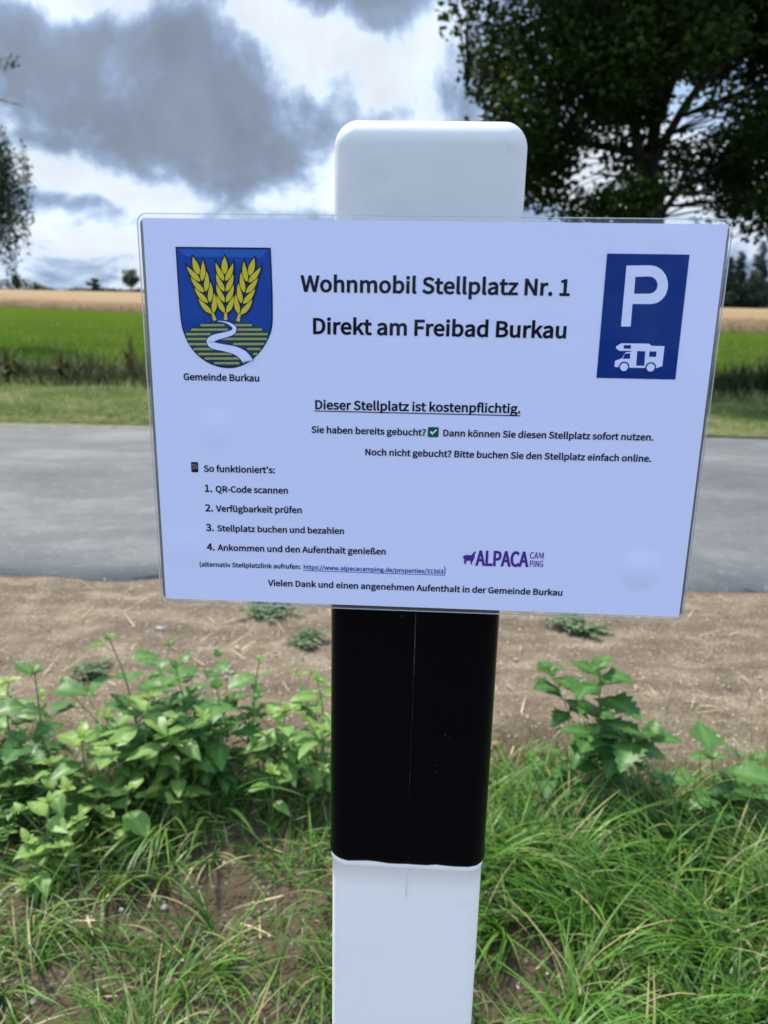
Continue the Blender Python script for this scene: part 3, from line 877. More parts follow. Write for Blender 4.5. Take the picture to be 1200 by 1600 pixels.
'ß':(614,['414 -12 484 0 538 33 572 83 583 145 551 244 478 298 405 340 372 399 388 449 421 495 455 547 470 615 458 675 425 725 370 758 296 771 208 755 142 711 102 641 88 550 88 0 174 0 174 534 182 607 206 658 244 690 295 700 334 693 362 674 379 644 385 606 370 548 338 500 305 451 290 390 323 305 396 256 468 211 501 141 496 109 478 81 449 62 410 55 381 58 353 66 325 81 297 101 263 40 296 18 332 1 371 -9']),
'ö':(579,['289 -12 380 6 457 59 509 144 529 259 509 374 457 460 380 514 289 532 198 514 122 460 69 374 50 259 69 144 122 59 198 6','289 60 228 74 181 115 150 177 139 259 150 340 181 403 228 444 289 458 351 444 398 403 429 340 440 259 429 177 398 115 351 74','187 627 208 631 225 643 236 659 240 680 236 701 225 717 208 728 187 732 166 728 149 717 138 701 135 680 138 659 149 643 166 631','392 627 413 631 429 643 440 659 444 680 440 701 429 717 413 728 392 732 370 728 354 717 343 701 339 680 343 659 354 643 370 631']),
'ü':(580,['240 -12 289 -6 333 13 373 43 411 81 414 81 420 0 493 0 493 519 406 519 406 151 371 111 337 84 303 68 265 63 221 71 191 96 174 138 168 201 168 519 80 519 80 190 90 102 119 39 168 1','186 627 207 631 224 643 236 659 240 680 236 701 224 717 207 728 186 732 166 728 149 717 138 701 134 680 138 659 149 643 166 631','392 627 413 631 430 643 441 659 445 680 441 701 430 717 413 728 392 732 371 728 354 717 343 701 339 680 343 659 354 643 371 631'])}


def contours(s):
    out = []
    for c in s:
        a = [int(q) for q in c.split()]
        out.append([(a[i], a[i + 1]) for i in range(0, len(a), 2)])
    return out


def area(p):
    return .5 * sum(a[0] * b[1] - b[0] * a[1] for a, b in zip(p, p[1:] + p[:1]))


def embolden(cs, d):
    """Offset closed outlines outward (holes inward) by d."""
    if not cs or not d:
        return cs
    sg = 1 if area(max(cs, key=lambda c: abs(area(c)))) > 0 else -1
    out = []
    for c in cs:
        gap = d * .55 if d > 5 else 1e-6
        p = []
        for q in c:
            if not p or math.hypot(q[0] - p[-1][0], q[1] - p[-1][1]) > gap:
                p.append(q)
        if len(p) > 3 and math.hypot(p[0][0] - p[-1][0], p[0][1] - p[-1][1]) <= gap:
            p.pop()
        m, r = len(p), []
        for i in range(m):
            a, b, e = p[i - 1], p[i], p[(i + 1) % m]
            n1 = Vector((b[1] - a[1], a[0] - b[0])).normalized()
            n2 = Vector((e[1] - b[1], b[0] - e[0])).normalized()
            s = n1 + n2
            notch = ((b[0] - a[0]) * (e[1] - b[1]) - (b[1] - a[1]) * (e[0] - b[0])) * sg < 0
            k = max(.09 if notch else .35, 1 + n1.dot(n2))
            s = s / k * d * sg
            r.append((b[0] + s.x, b[1] + s.y))
        out.append(r)
    return out


GL = {k: (a, contours(s)) for k, (a, s) in GLYPHS.items()}
GL['4'][1][1] = [(325, 263), (110, 263), (325, 590)] if area(GL['4'][1][1]) * area([(325, 263), (110, 263), (325, 590)]) > 0 else [(325, 590), (110, 263), (325, 263)]
BUMPS = [(.1238, -.0774, .0125, .0011), (-.1153, -.0046, .012, .0006), (-.1345, -.0735, .013, .0005), (.118, .0985, .010, .0003)]


def lift(x, z):
    """Swellings of the laminate over what lies behind it (metres)."""
    h = 0.0
    for bx, bz, r, a in BUMPS:
        q = math.hypot(x - bx, z - bz) / r
        if q < 1:
            h += a * (1 - q * q) ** 1.3
    return h


def flat(name, polys, mat, parent, layer):
    """polys: a list of figures, each a list of closed outlines in millimetres on the sheet."""
    V, F = [], []
    figures = []
    for cs in polys:                             # one figure per outer outline, with the holes that lie inside it
        if len(cs) < 2:
            figures += [cs] if cs else []
            continue
        sg = area(max(cs, key=lambda c: abs(area(c)))) > 0
        outer = [c for c in cs if (area(c) > 0) == sg]
        for o_ in outer:
            xs_, ys_ = [q[0] for q in o_], [q[1] for q in o_]
            figures.append([o_] + [c for c in cs if c not in outer and min(xs_) < c[0][0] < max(xs_) and min(ys_) < c[0][1] < max(ys_)])
    for cs in figures:
        tris = tessellate_polygon([[Vector((x, y, 0)) for x, y in c] for c in cs])
        k = len(V)
        for c in cs:
            for x, y in c:
                V.append((x / 1000, -(0.0001 + layer * .00012) - lift(x / 1000, y / 1000), y / 1000))
        for tr_ in tris:
            a, b, e = (V[k + i] for i in tr_)
            s = (b[0] - a[0]) * (e[2] - a[2]) - (e[0] - a[0]) * (b[2] - a[2])
            F.append(tuple(k + i for i in (tr_ if s > 0 else tr_[::-1])))
    return mesh_obj(name, V, F, MATS[mat], parent, False)


H1_NAT = sum(GL[c][0] for c in 'Wohnmobil Stellplatz Nr. 1')
XS = 139.7 / (H1_NAT * 7.7 / 700)          # how wide these letters are set


def text(s, p0, p1, bold=30, cap=None):
    nat = sum(GL[c][0] for c in s)
    w = math.hypot(p1[0] - p0[0], p1[1] - p0[1])
    sx = w / nat
    sy = (cap / 700) if cap else sx / XS
    dx, dy = (p1[0] - p0[0]) / w, (p1[1] - p0[1]) / w
    out, x = [], 0.0
    for ch in s:
        a, cs = GL[ch]
        cs = embolden([[(q[0] * sx / sy, q[1]) for q in c] for c in cs], bold)
        out.append([[(p0[0] + dx * (x + q[0] * sy) - dy * q[1] * sy, p0[1] + dy * (x + q[0] * sy) + dx * q[1] * sy) for q in c] for c in cs])
        x += a * sx
    return out


def bar(x0, y0, x1, y1, th):
    l = math.hypot(x1 - x0, y1 - y0)
    ux, uy = (x1 - x0) / l, (y1 - y0) / l
    nx_, ny_ = -uy * th / 2, ux * th / 2
    r = th / 2
    pts = []
    for cx_, cy_, s in ((x1, y1, 1), (x0, y0, -1)):
        for i in range(7):
            q = -pi / 2 + pi * i / 6
            pts.append((cx_ + s * (ux * cos(q) * r) + s * (nx_ * sin(q)), cy_ + s * (uy * cos(q) * r) + s * (ny_ * sin(q))))
    return [pts]


def rect(x0, y0, x1, y1):
    return [[(x0, y0), (x1, y0), (x1, y1), (x0, y1)]]


def disc(x, y, r, n=24):
    return [[(x + r * cos(2 * pi * i / n), y + r * sin(2 * pi * i / n)) for i in range(n)]]


def rrect(x0, y0, x1, y1, r, n=6):
    p = []
    for cx_, cy_, a0 in ((x1 - r, y0 + r, -90), (x1 - r, y1 - r, 0), (x0 + r, y1 - r, 90), (x0 + r, y0 + r, 180)):
        p += [(cx_ + r * cos(radians(a0 + 90 * i / n)), cy_ + r * sin(radians(a0 + 90 * i / n))) for i in range(n + 1)]
    return [p]


# ------------------------------------------------------------------ marker post
POST_C, POST_YAW, POST_TOP = (0.0215, 0.4535), -0.0503, 1.0440
HW, HD, CR = 0.0503, 0.035, 0.0115


def ring(out_, n=10):
    hw, hd, r = HW + out_, HD + out_, max(.002, CR + out_)
    p = []
    for cx_, cy_, a0 in ((hw - r, -hd + r, -90), (hw - r, hd - r, 0), (-hw + r, hd - r, 90), (-hw + r, -hd + r, 180)):
        p += [(cx_ + r * cos(radians(a0 + 90 * i / n)), cy_ + r * sin(radians(a0 + 90 * i / n))) for i in range(n + 1)]
    # a few points along the flats so that edges can waver
    q = []
    for a, b in zip(p, p[1:] + p[:1]):
        q.append(a)
        L = math.hypot(b[0] - a[0], b[1] - a[1])
        m = int(L / .006)
        q += [(a[0] + (b[0] - a[0]) * k / m, a[1] + (b[1] - a[1]) * k / m) for k in range(1, m)]
    return q


def loft(name, prof, mat, parent, cap_top=None, wave=0.0, seed=0):
    """prof: (outset, z) pairs from bottom to top; every ring has the same number of points."""
    base = ring(0)
    n = len(base)
    nrm = []
    for i in range(n):
        a, b = base[i - 1], base[(i + 1) % n]
        d = Vector((b[1] - a[1], a[0] - b[0])).normalized()
        nrm.append(d)
    V = []
    for o_, z, w in prof:
        for i, (x, y) in enumerate(base):
            # shrink towards a smaller rounded rectangle rather than along the normal for large insets
            if o_ < -.004:
                k = -o_
                cx_ = max(-(HW - CR), min(HW - CR, x))
                cy_ = max(-(HD - CR), min(HD - CR, y))
                ex = max(0, k - .94 * CR)
                fk = max(0.06, 1 - k / CR)
                px, py = cx_ * (HW - CR - ex) / (HW - CR) + (x - cx_) * fk, cy_ * (HD - CR - ex) / (HD - CR) + (y - cy_) * fk
            else:
                px, py = x + nrm[i].x * o_, y + nrm[i].y * o_
            zz = z + (w * (noise.noise((x * 60, y * 60, seed)) * wave + .35 * wave * noise.noise((x * 320, y * 320, seed))))
            V.append((px, py, zz))
    F = [(j * n + i, j * n + (i + 1) % n, (j + 1) * n + (i + 1) % n, (j + 1) * n + i) for j in range(len(prof) - 1) for i in range(n)]
    if cap_top is not None:
        V.append((0, 0, cap_top))
        k = (len(prof) - 1) * n
        F += [(k + i, k + (i + 1) % n, len(V) - 1) for i in range(n)]
    return mesh_obj(name, V, F, MATS[mat], parent)


post = empty('marker_post', (POST_C[0], POST_C[1], 0), 'white plastic roadside marker post with a broad black band', 'post')
post.rotation_euler = (0, 0, POST_YAW)
lower = loft('lower_shaft', [(0, -.05, 0), (0, .3, 0), (0, .50, 0), (0, .575, 0), (.0, .5915, 0), (.0007, .5925, .3), (.0010, .5945, .6), (.0009, .5975, 1), (-.001, .6015, 1)], 'post_white', post, None, .0012, 3)
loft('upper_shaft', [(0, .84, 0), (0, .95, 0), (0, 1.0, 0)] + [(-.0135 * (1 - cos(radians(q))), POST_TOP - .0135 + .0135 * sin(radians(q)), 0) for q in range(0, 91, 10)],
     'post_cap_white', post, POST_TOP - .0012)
loft('black_band', [(-.0005, .5975, 1), (.0008, .5965, 1), (.0018, .598, 1), (.0020, .6015, .5), (.0014, .61, 0), (.0013, .70, 0), (.0013, .80, 0), (.0013, .857, 0), (.0008, .86, 0), (-.0005, .86, 0)],
     'post_black', post, None, .0016, 5)


def ridge(name, z0, z1, mat, w, proud, x0=0.0):
    acc = Acc()
    m = 60
    for k in range(m + 1):
        z = z0 + (z1 - z0) * k / m
        wx = w * (.6 + .6 * abs(noise.noise((3, z * 60, 1))))
        ox = x0 + .0006 * noise.noise((7, z * 14, 2))
        e = min(1, 6 * min(k, m - k) / m + .05)
        acc.add([(ox - wx, -HD + .0008 - proud * 0, z), (ox, -HD - proud * e, z), (ox + wx, -HD + .0008, z)], np.zeros((0, 4), int))
    acc.f = [np.array([q for k in range(m) for q in ((3 * k, 3 * k + 1, 3 * k + 4, 3 * k + 3), (3 * k + 1, 3 * k + 2, 3 * k + 5, 3 * k + 4))])]
    return acc.build(name, mat, post)


ridge('mould_seam', .622, .80, MATS['scuffed_seam'], .0026, .0018, .0005)
ridge('mould_seam', .568, .597, MATS['post_white'], .0009, .0016, .0005)

# ------------------------------------------------------------------ laminated notice
SR = Vector((0.99872646, -0.05029076, 0.00403754))
SU = Vector((-0.00374453, 0.00591932, 0.99997547))
SN = Vector((-0.05031342, -0.99871708, 0.00572347))
sign = bpy.data.objects.new('notice_board', None)
sign.empty_display_size = .05
col.objects.link(sign)
m3 = Matrix((SR, -SN, SU)).transposed()
m4 = m3.to_4x4()
m4.translation = (0.02050723, 0.40659155, 0.88787239)
sign.matrix_world = m4
tag(sign, 'laminated A4 notice about the paid motorhome pitch, mounted on the marker post', 'notice')

gx, gz = np.linspace(-.1485, .1485, 166), np.linspace(-.105, .105, 118)
V = [(x, -lift(x, z), z) for z in gz for x in gx]
a = np.concatenate([np.arange(165) + j * 166 for j in range(117)])
mesh_obj('paper_sheet', V, np.stack([a, a + 1, a + 167, a + 166], 1), MATS['paper'], sign)


def outline_box(name, outline, y0, y1, mat, bev=.0):
    n = len(outline)
    V = [(x / 1000, y0, z / 1000) for x, z in outline] + [(x / 1000, y1, z / 1000) for x, z in outline]
    F = [tuple(range(n)), tuple(range(2 * n - 1, n - 1, -1))] + [(i + n, (i + 1) % n + n, (i + 1) % n, i) for i in range(n)]
    return mesh_obj(name, V, F, mat, sign, False)


outline_box('backing_board', rrect(-150.4, -105.0, 150.1, 104.6, 2.5)[0], .0012, .0118, MATS['backing_board'])
# clear margin of the pouch: a rounded frame round the paper
o_ = rrect(-151.4, -107.3, 150.9, 107.4, 5, 8)[0]
n = len(o_)
inn = [(max(-148.6, min(148.6, x)), max(-105.1, min(105.1, z))) for x, z in o_]
inn = [(x * 1.0, z) for x, z in inn]
V = [(x / 1000, 0.0002, z / 1000) for x, z in o_] + [(x / 1000, 0.0002, z / 1000) for x, z in inn]
F = [(i, (i + 1) % n, (i + 1) % n + n, i + n) for i in range(n)]
film = mesh_obj('film_margin', V, F, MATS['clear_film'], sign, False)
V, F = [], []
for i, (x, z) in enumerate(o_):
    a, b = o_[i - 1], o_[(i + 1) % n]
    d = Vector((b[1] - a[1], a[0] - b[0])).normalized()
    for dx, dy in ((-.25, -.0003), (0.1, -.0003), (0.1, .0006), (-.25, .0006)):
        V.append(((x + d.x * dx) / 1000, dy, (z + d.y * dx) / 1000))
F = [(4 * i + k, 4 * ((i + 1) % n) + k, 4 * ((i + 1) % n) + (k + 1) % 4, 4 * i + (k + 1) % 4) for i in range(n) for k in range(4)]
mesh_obj('film_edge', V, F, MATS['clear_film_edge'], film, False)

# lines of print
flat('heading', text('Wohnmobil Stellplatz Nr. 1', (-66.3, 69.8), (73.4, 69.8)), 'ink_black', sign, 1)['label'] = 'large bold heading naming the numbered pitch'
flat('heading', text('Direkt am Freibad Burkau', (-60.8, 48.4), (73.5, 48.5)), 'ink_black', sign, 1)['label'] = 'large bold heading about the open-air pool'
flat('underlined_line', text('Dieser Stellplatz ist kostenpflichtig.', (-59.6, 8.4), (51.9, 8.8)) + [rect(-59.7, 7.1, 51.7, 7.6)], 'ink_black', sign, 1)
flat('text_line', text('Sie haben bereits gebucht?', (-61.4, -4.6), (1.5, -4.7)) + text('Dann können Sie diesen Stellplatz sofort nutzen.', (10.5, -4.7), (123.5, -4.2)), 'ink_black', sign, 1)
flat('text_line', text('Noch nicht gebucht? Bitte buchen Sie den Stellplatz einfach online.', (-31.9, -16.3), (123.5, -15.8)), 'ink_black', sign, 1)
flat('text_line', text("So funktioniert's:", (-122.3, -28.1), (-81.8, -27.9)), 'ink_black', sign, 1)
for nb_, s, y0, x1, y1 in (('1.', 'QR-Code scannen', -39.7, -74.6, -39.4), ('2.', 'Verfügbarkeit prüfen', -51.1, -66.9, -50.5),
                           ('3.', 'Stellplatz buchen und bezahlen', -62.7, -42.9, -62.0), ('4.', 'Ankommen und den Aufenthalt genießen', -74.3, -19.0, -73.4)):
    flat('text_line', text(nb_, (-122.5, y0), (-117.7, y0)) + text(s, (-116.1, y0), (x1, y1)), 'ink_black', sign, 1)
flat('text_line', text('(alternativ Stellplatzlink aufrufen:', (-127.5, -84.4), (-68.0, -83.8), 26), 'ink_black', sign, 1)
flat('web_address', text('https://www.alpacacamping.de/properties/31563', (-66.7, -83.8), (13.9, -83.8), 26) + [rect(-66.7, -84.9, 13.9, -84.55)], 'ink_link', sign, 1)
flat('text_line', text(')', (14.0, -83.8), (15.2, -83.8), 14, 4.1), 'ink_black', sign, 1)
flat('text_line', text('Vielen Dank und einen angenehmen Aufenthalt in der Gemeinde Burkau', (-87.3, -94.8), (82.1, -94.5)), 'ink_black', sign, 1)
flat('caption', text('Gemeinde Burkau', (-131.2, 22.5), (-89.2, 22.6)), 'ink_black', sign, 1)

box = flat('check_box', [rrect(2.4, -5.4, 8.3, 0.1, .8)], 'ink_green', sign, 1)
flat('tick', [[[(3.5, -2.75), (4.2, -2.0), (4.95, -2.8), (6.9, -.9), (7.4, -1.5), (4.95, -4.15)]]], 'paper', box, 2)
ph = flat('phone_icon', [rrect(-129.3, -28.6, -125.4, -22.8, .5)], 'ink_outline', sign, 1)
flat('phone_screen', [rect(-128.9 + .78 * i, -26.9 + .8 * j, -128.9 + .78 * i + .62, -26.9 + .8 * j + .62) for i in range(4) for j in range(4) if (i, j) not in ((1, 2), (2, 0), (3, 3), (0, 1))], 'ink_brown', ph, 2)

# the coat of arms: a shield with three ears of wheat above a furrowed hill and a winding river
SH = [(-131.8, 91.1), (-81.7, 91.2), (-81.2, 72.8), (-81.3, 56.6), (-81.7, 50.8), (-83.8, 45.0), (-88.3, 38.2), (-94.6, 32.6), (-100.8, 29.8), (-106.5, 29.1),
      (-112.1, 29.9), (-117.3, 31.7), (-123.2, 35.8), (-127.8, 41.7), (-130.2, 48.3), (-131.3, 54.1), (-131.6, 72.1)]


def rounded(p, it=2, keep=2):
    for _ in range(it):
        q = []
        for i, a in enumerate(p):
            b = p[(i + 1) % len(p)]
            q += [a, ((a[0] + b[0]) / 2, (a[1] + b[1]) / 2)]
        p = [q[i] if q[i] in (SH[0], SH[1]) else (q[i - 1][0] * .25 + q[i][0] * .5 + q[(i + 1) % len(q)][0] * .25, q[i - 1][1] * .25 + q[i][1] * .5 + q[(i + 1) % len(q)][1] * .25) for i in range(len(q))]
    return p


SHr = rounded(SH)
SHi = embolden([SHr], -.75)[0]
coat = flat('coat_of_arms', [[SHr]], 'ink_outline', sign, 1)
flat('shield_field', [[SHi]], 'ink_shield', coat, 2)
flat('shield_bevel', [[[(-130.6, 89.9), (-82.9, 90.0), (-87.2, 86.2), (-126.2, 86.2)]]], 'ink_shield_light', coat, 3)
HILL = [(-118.1, 52.8), (-110.7, 54.1), (-103.4, 54.2), (-93.9, 53.3), (-87.1, 50.3), (-83.3, 47.9), (-84.4, 45.0), (-88.8, 38.6), (-94.9, 33.2), (-100.9, 30.7), (-106.4, 30.0),
        (-112.0, 30.8), (-117.0, 32.6), (-122.7, 36.6), (-127.2, 42.3), (-129.2, 47.1), (-125.1, 50.5)]
hill = flat('furrowed_hill', [[HILL]], 'ink_hill', coat, 3)
STR = [(-119.9, 51.6, -107.8, 51.9), (-101.6, 52.0, -93.1, 52.1), (-125.0, 49.2, -106.1, 49.6), (-100.1, 49.7, -87.8, 49.9), (-128.0, 46.8, -115.6, 47.1), (-106.9, 47.2, -84.7, 47.6),
       (-127.6, 44.3, -117.6, 44.5), (-108.7, 44.7, -85.2, 45.1), (-126.6, 41.6, -117.4, 41.8), (-102.6, 42.1, -86.6, 42.5), (-124.3, 39.1, -111.7, 39.4), (-95.0, 39.7, -88.7, 39.8),
       (-121.9, 36.5, -104.4, 36.9), (-91.9, 37.1, -90.6, 37.2), (-118.4, 34.2, -100.2, 34.6), (-113.3, 31.8, -100.4, 32.1)]
flat('furrow_stripes', [bar(*s, 1.15) for s in STR], 'ink_stripe', coat, 4)
RIV = [(-110.9, 53.9, 3), (-107.7, 53.6, 7), (-104.3, 52.5, 16), (-102.0, 50.5, 26), (-103.2, 48.2, 32), (-108.0, 46.6, 36), (-112.8, 45.3, 42), (-115.6, 43.3, 46), (-113.8, 41.2, 46), (-108.2, 40.1, 46),
       (-102.2, 38.8, 54), (-97.9, 36.5, 66), (-95.8, 33.9, 72), (-95.5, 33.4, 72)]


def ribbon(pts, extra):
    P, W = [], []
    for i in range(len(pts) - 1):                # Catmull-Rom through the centre line
        p0, p1, p2, p3 = (Vector(pts[max(0, min(len(pts) - 1, i + k))][:2]) for k in (-1, 0, 1, 2))
        for s in range(4):
            q = s / 4
            P.append(.5 * ((2 * p1) + (p2 - p0) * q + (2 * p0 - 5 * p1 + 4 * p2 - p3) * q * q + (3 * p1 - p0 - 3 * p2 + p3) * q ** 3))
            W.append(pts[i][2] + (pts[i + 1][2] - pts[i][2]) * q)
    L_, R_ = [], []
    for i, p in enumerate(P):
        d = (P[min(i + 1, len(P) - 1)] - P[max(i - 1, 0)]).normalized()
        w = W[i] * .5 * .076 + extra
        L_.append((p.x - d.y * w, p.y + d.x * w))
        R_.append((p.x + d.y * w, p.y - d.x * w))
    return [[[L_[i], L_[i + 1], R_[i + 1], R_[i]]] for i in range(len(P) - 1)]


riv_o = flat('river_bank', ribbon(RIV, .45), 'ink_shield', coat, 5)
flat('river', ribbon(RIV, 0), 'paper', coat, 6)


def ear(base, tip):
    """Grain outlines of one ear of wheat, from base to tip."""
    u = Vector((tip[0] - base[0], tip[1] - base[1]))
    L = u.length
    u.normalize()
    w = Vector((u.y, -u.x))
    def P(a, b):
        q = Vector(base) + u * (a * L / 395) + w * (b * .0845)
        return (q.x, q.y)
    gr = []
    gr.append([P(275, 0), P(305, -20), P(345, -20), P(395, 2), P(345, 22), P(305, 20)])
    for a0 in (238, 172, 105, 38):
        for s in (-1, 1):
            gr.append([P(a0, s * 3), P(a0 + 30, s * 1), P(a0 + 62, s * 16), P(a0 + 118, s * 56), P(a0 + 74, s * 56), P(a0 + 30, s * 42), P(a0 + 8, s * 18)])
    stem = [P(-2, -11), P(-2, 11), P(45, 7), P(45, -7)]
    fine = []
    for g in gr:
        q = g
        for _ in range(2):
            q2 = []
            for i, a in enumerate(q):
                b = q[(i + 1) % len(q)]
                if a is g[3]:
                    q2 += [a]
                q2 += [(a[0] * .75 + b[0] * .25, a[1] * .75 + b[1] * .25), (a[0] * .25 + b[0] * .75, a[1] * .25 + b[1] * .75)]
            q = q2
        fine.append(q)
    awns = []
    for g in gr[1:]:
        t_ = g[3]
        d = (u * 3.0)
        awns.append([[(t_[0] - w.x * .22, t_[1] - w.y * .22), (t_[0] + w.x * .22, t_[1] + w.y * .22), (t_[0] + d.x, t_[1] + d.y)]])
    return fine, stem, awns


for b_, t_ in (((-106.4, 54.7), (-106.0, 86.9)), ((-112.2, 54.4), (-122.9, 86.4)), ((-99.9, 54.2), (-90.3, 86.4))):
    g, st, aw = ear(b_, t_)
    zs = .02 * (b_[0] == -99.9) + .04 * (b_[0] == -112.2)
    flat('ear_outline', [embolden([q], .5) for q in g] + aw, 'ink_outline', coat, 7 + zs * 10)
    flat('wheat_ear', [embolden([q], -.12) for q in g] + [[st]], 'ink_yellow', coat, 9 + zs * 10)

# blue parking symbol with a motorhome
ps = flat('parking_symbol', [[[(90.2, 90.5), (131.2, 90.5), (131.2, 28.3), (90.3, 28.3)]]], 'ink_navy', sign, 1)
PO = [(100.4, 84.8), (112.6, 85.1), (115.6, 84.5), (118.3, 82.9), (120.4, 80.5), (121.8, 77.4), (122.2, 74.1), (121.5, 71.0), (119.9, 68.5), (117.5, 66.8), (114.6, 66.2), (105.2, 66.1), (105.4, 54.9), (100.5, 54.8)]
PI_ = [(105.3, 79.4), (112.0, 79.7), (113.5, 79.5), (115.0, 78.8), (116.1, 77.7), (116.8, 76.3), (116.9, 74.8), (116.5, 73.4), (115.7, 72.3), (114.4, 71.5), (112.9, 71.3), (105.5, 71.1)]
flat('letter', [[PO, PI_[::-1] if (area(PO) > 0) == (area(PI_) > 0) else PI_]], 'paper', ps, 2)
BODY = [(99.1, 34.2), (99.1, 37.3), (102.4, 38.6), (104.2, 41.7), (106.8, 42.1), (107.0, 42.55), (101.2, 42.45), (99.8, 43.1), (98.9, 44.0), (99.1, 44.8), (101.5, 46.3), (115.6, 46.4), (117.2, 45.3),
        (123.7, 45.3), (123.7, 35.1), (120.7, 34.0), (104.1, 33.9)]
HOLES = [[(102.8, 45.4), (106.5, 45.5), (106.6, 43.6), (102.9, 43.6)], [(102.7, 38.4), (104.0, 41.1), (106.6, 41.3), (106.7, 38.5)],
         [(110.0, 42.5), (114.2, 42.5), (114.4, 35.0), (110.2, 35.0)], [(116.3, 42.5), (119.9, 42.5), (120.0, 39.7), (116.3, 39.7)]]
flat('motorhome_symbol', [[BODY] + [h if (area(BODY) > 0) != (area(h) > 0) else h[::-1] for h in HOLES]], 'paper', ps, 2)
flat('wheel_arch', [disc(104.0, 34.3, 2.75), disc(117.7, 34.3, 2.75)], 'ink_navy', ps, 3)
flat('wheel_symbol', [disc(104.0, 34.2, 2.05), disc(117.7, 34.2, 2.05)], 'paper', ps, 4)

# purple logo of the booking site
lg_ = flat('logo', text('ALPACA', (32.0, -78.0), (61.2, -77.8), 30, 8.5) + text('CAM', (61.9, -73.0), (70.0, -73.0), 10, 3.8) + text('PING', (62.0, -77.75), (70.0, -77.75), 10, 3.6), 'ink_purple', sign, 1)
ALP = [(31.6, -70.2), (31.1, -69.6), (30.8, -70.1), (29.8, -71.1), (29.4, -72.1), (27.1, -72.0), (25.5, -72.3), (24.6, -73.0), (24.5, -73.9), (25.1, -74.6), (25.5, -75.1), (25.1, -76.2), (25.5, -77.2), (26.0, -77.9),
       (26.5, -77.7), (26.2, -76.8), (26.6, -75.8), (27.8, -75.4), (28.8, -75.5), (29.0, -76.7), (29.3, -77.7), (29.9, -77.7), (29.7, -76.7), (30.4, -75.3), (30.9, -74.0), (31.2, -72.5), (31.1, -71.1), (31.7, -70.8)]
flat('alpaca_figure', [[ALP]], 'ink_purple', lg_, 1)

# ------------------------------------------------------------------ weeds
def leaf_shape(kind, na=10, nc=7):
    """Unit leaf along +X, length 1: vertices (x, y, z), faces, and how near each point is to the midrib."""
    V, R = [], []
    for i in range(na + 1):
        s = i / na
        if kind == 'ovate':
            w = .255 * (sin(pi * s ** .66)) ** .9 * (1 - .10 * s) + .004
        elif kind == 'lance':
            w = .15 * (sin(pi * s ** .8)) ** .8 + .004
        elif kind == 'goosefoot':               # rhombic with a few coarse teeth
            w = (.46 * min(1, s / .30) if s < .30 else .46 * (1 - (s - .30) / .70) ** .82) * (1 + .20 * (1 if i % 2 else -1) * (s > .15)) + .006
        else:                                   # small rounded
            w = .36 * (sin(pi * s ** .8)) ** .7 + .004
        for j in range(nc):
            q = j / (nc - 1) * 2 - 1
            y = q * w
            xx = s - (.05 * abs(q) if kind != 'goosefoot' else .10 * abs(q) * (1 - s))
            z = .16 * abs(y) ** 1.0 + .012 * sin(s * 17 + abs(q) * 4) * abs(q)
            V.append((xx, y, z))
            R.append(max(0, 1 - abs(q) * 2.6))
    F = [(i * nc + j, (i + 1) * nc + j, (i + 1) * nc + j + 1, i * nc + j + 1) for i in range(na) for j in range(nc - 1)]
    return np.array(V), np.array(F), np.array(R)


SHAPES = {k: leaf_shape(k) for k in ('ovate', 'lance', 'round')}
SHAPES['goosefoot'] = leaf_shape('goosefoot', 12, 7)


def put_leaf(acc, kind, at_, az, pitch, L, droop, hue, young, roll=0.0, wid=1.0):
    V, F, R = SHAPES[kind]
    x, y, z = V[:, 0].copy(), V[:, 1] * wid, V[:, 2].copy()
    ang = -droop * x                                   # bend down along the length
    cx = np.where(np.abs(droop) < 1e-4, x, np.sin(droop * x) / (droop if abs(droop) > 1e-4 else 1))
    cz = -(1 - np.cos(droop * x)) / (droop if abs(droop) > 1e-4 else 1)
    px, pz = cx - np.sin(ang) * z, cz + np.cos(ang) * z
    P = np.stack([px, y, pz], 1) * L
    Mx = Matrix.Rotation(az, 3, 'Z') @ Matrix.Rotation(-pitch, 3, 'Y') @ Matrix.Rotation(roll, 3, 'X')
    P = P @ np.array(Mx).T + np.array(at_)
    acc.add(P, F, np.stack([np.full(len(P), hue), R, np.clip(young * (1 - x * .55), 0, 1)], 1))


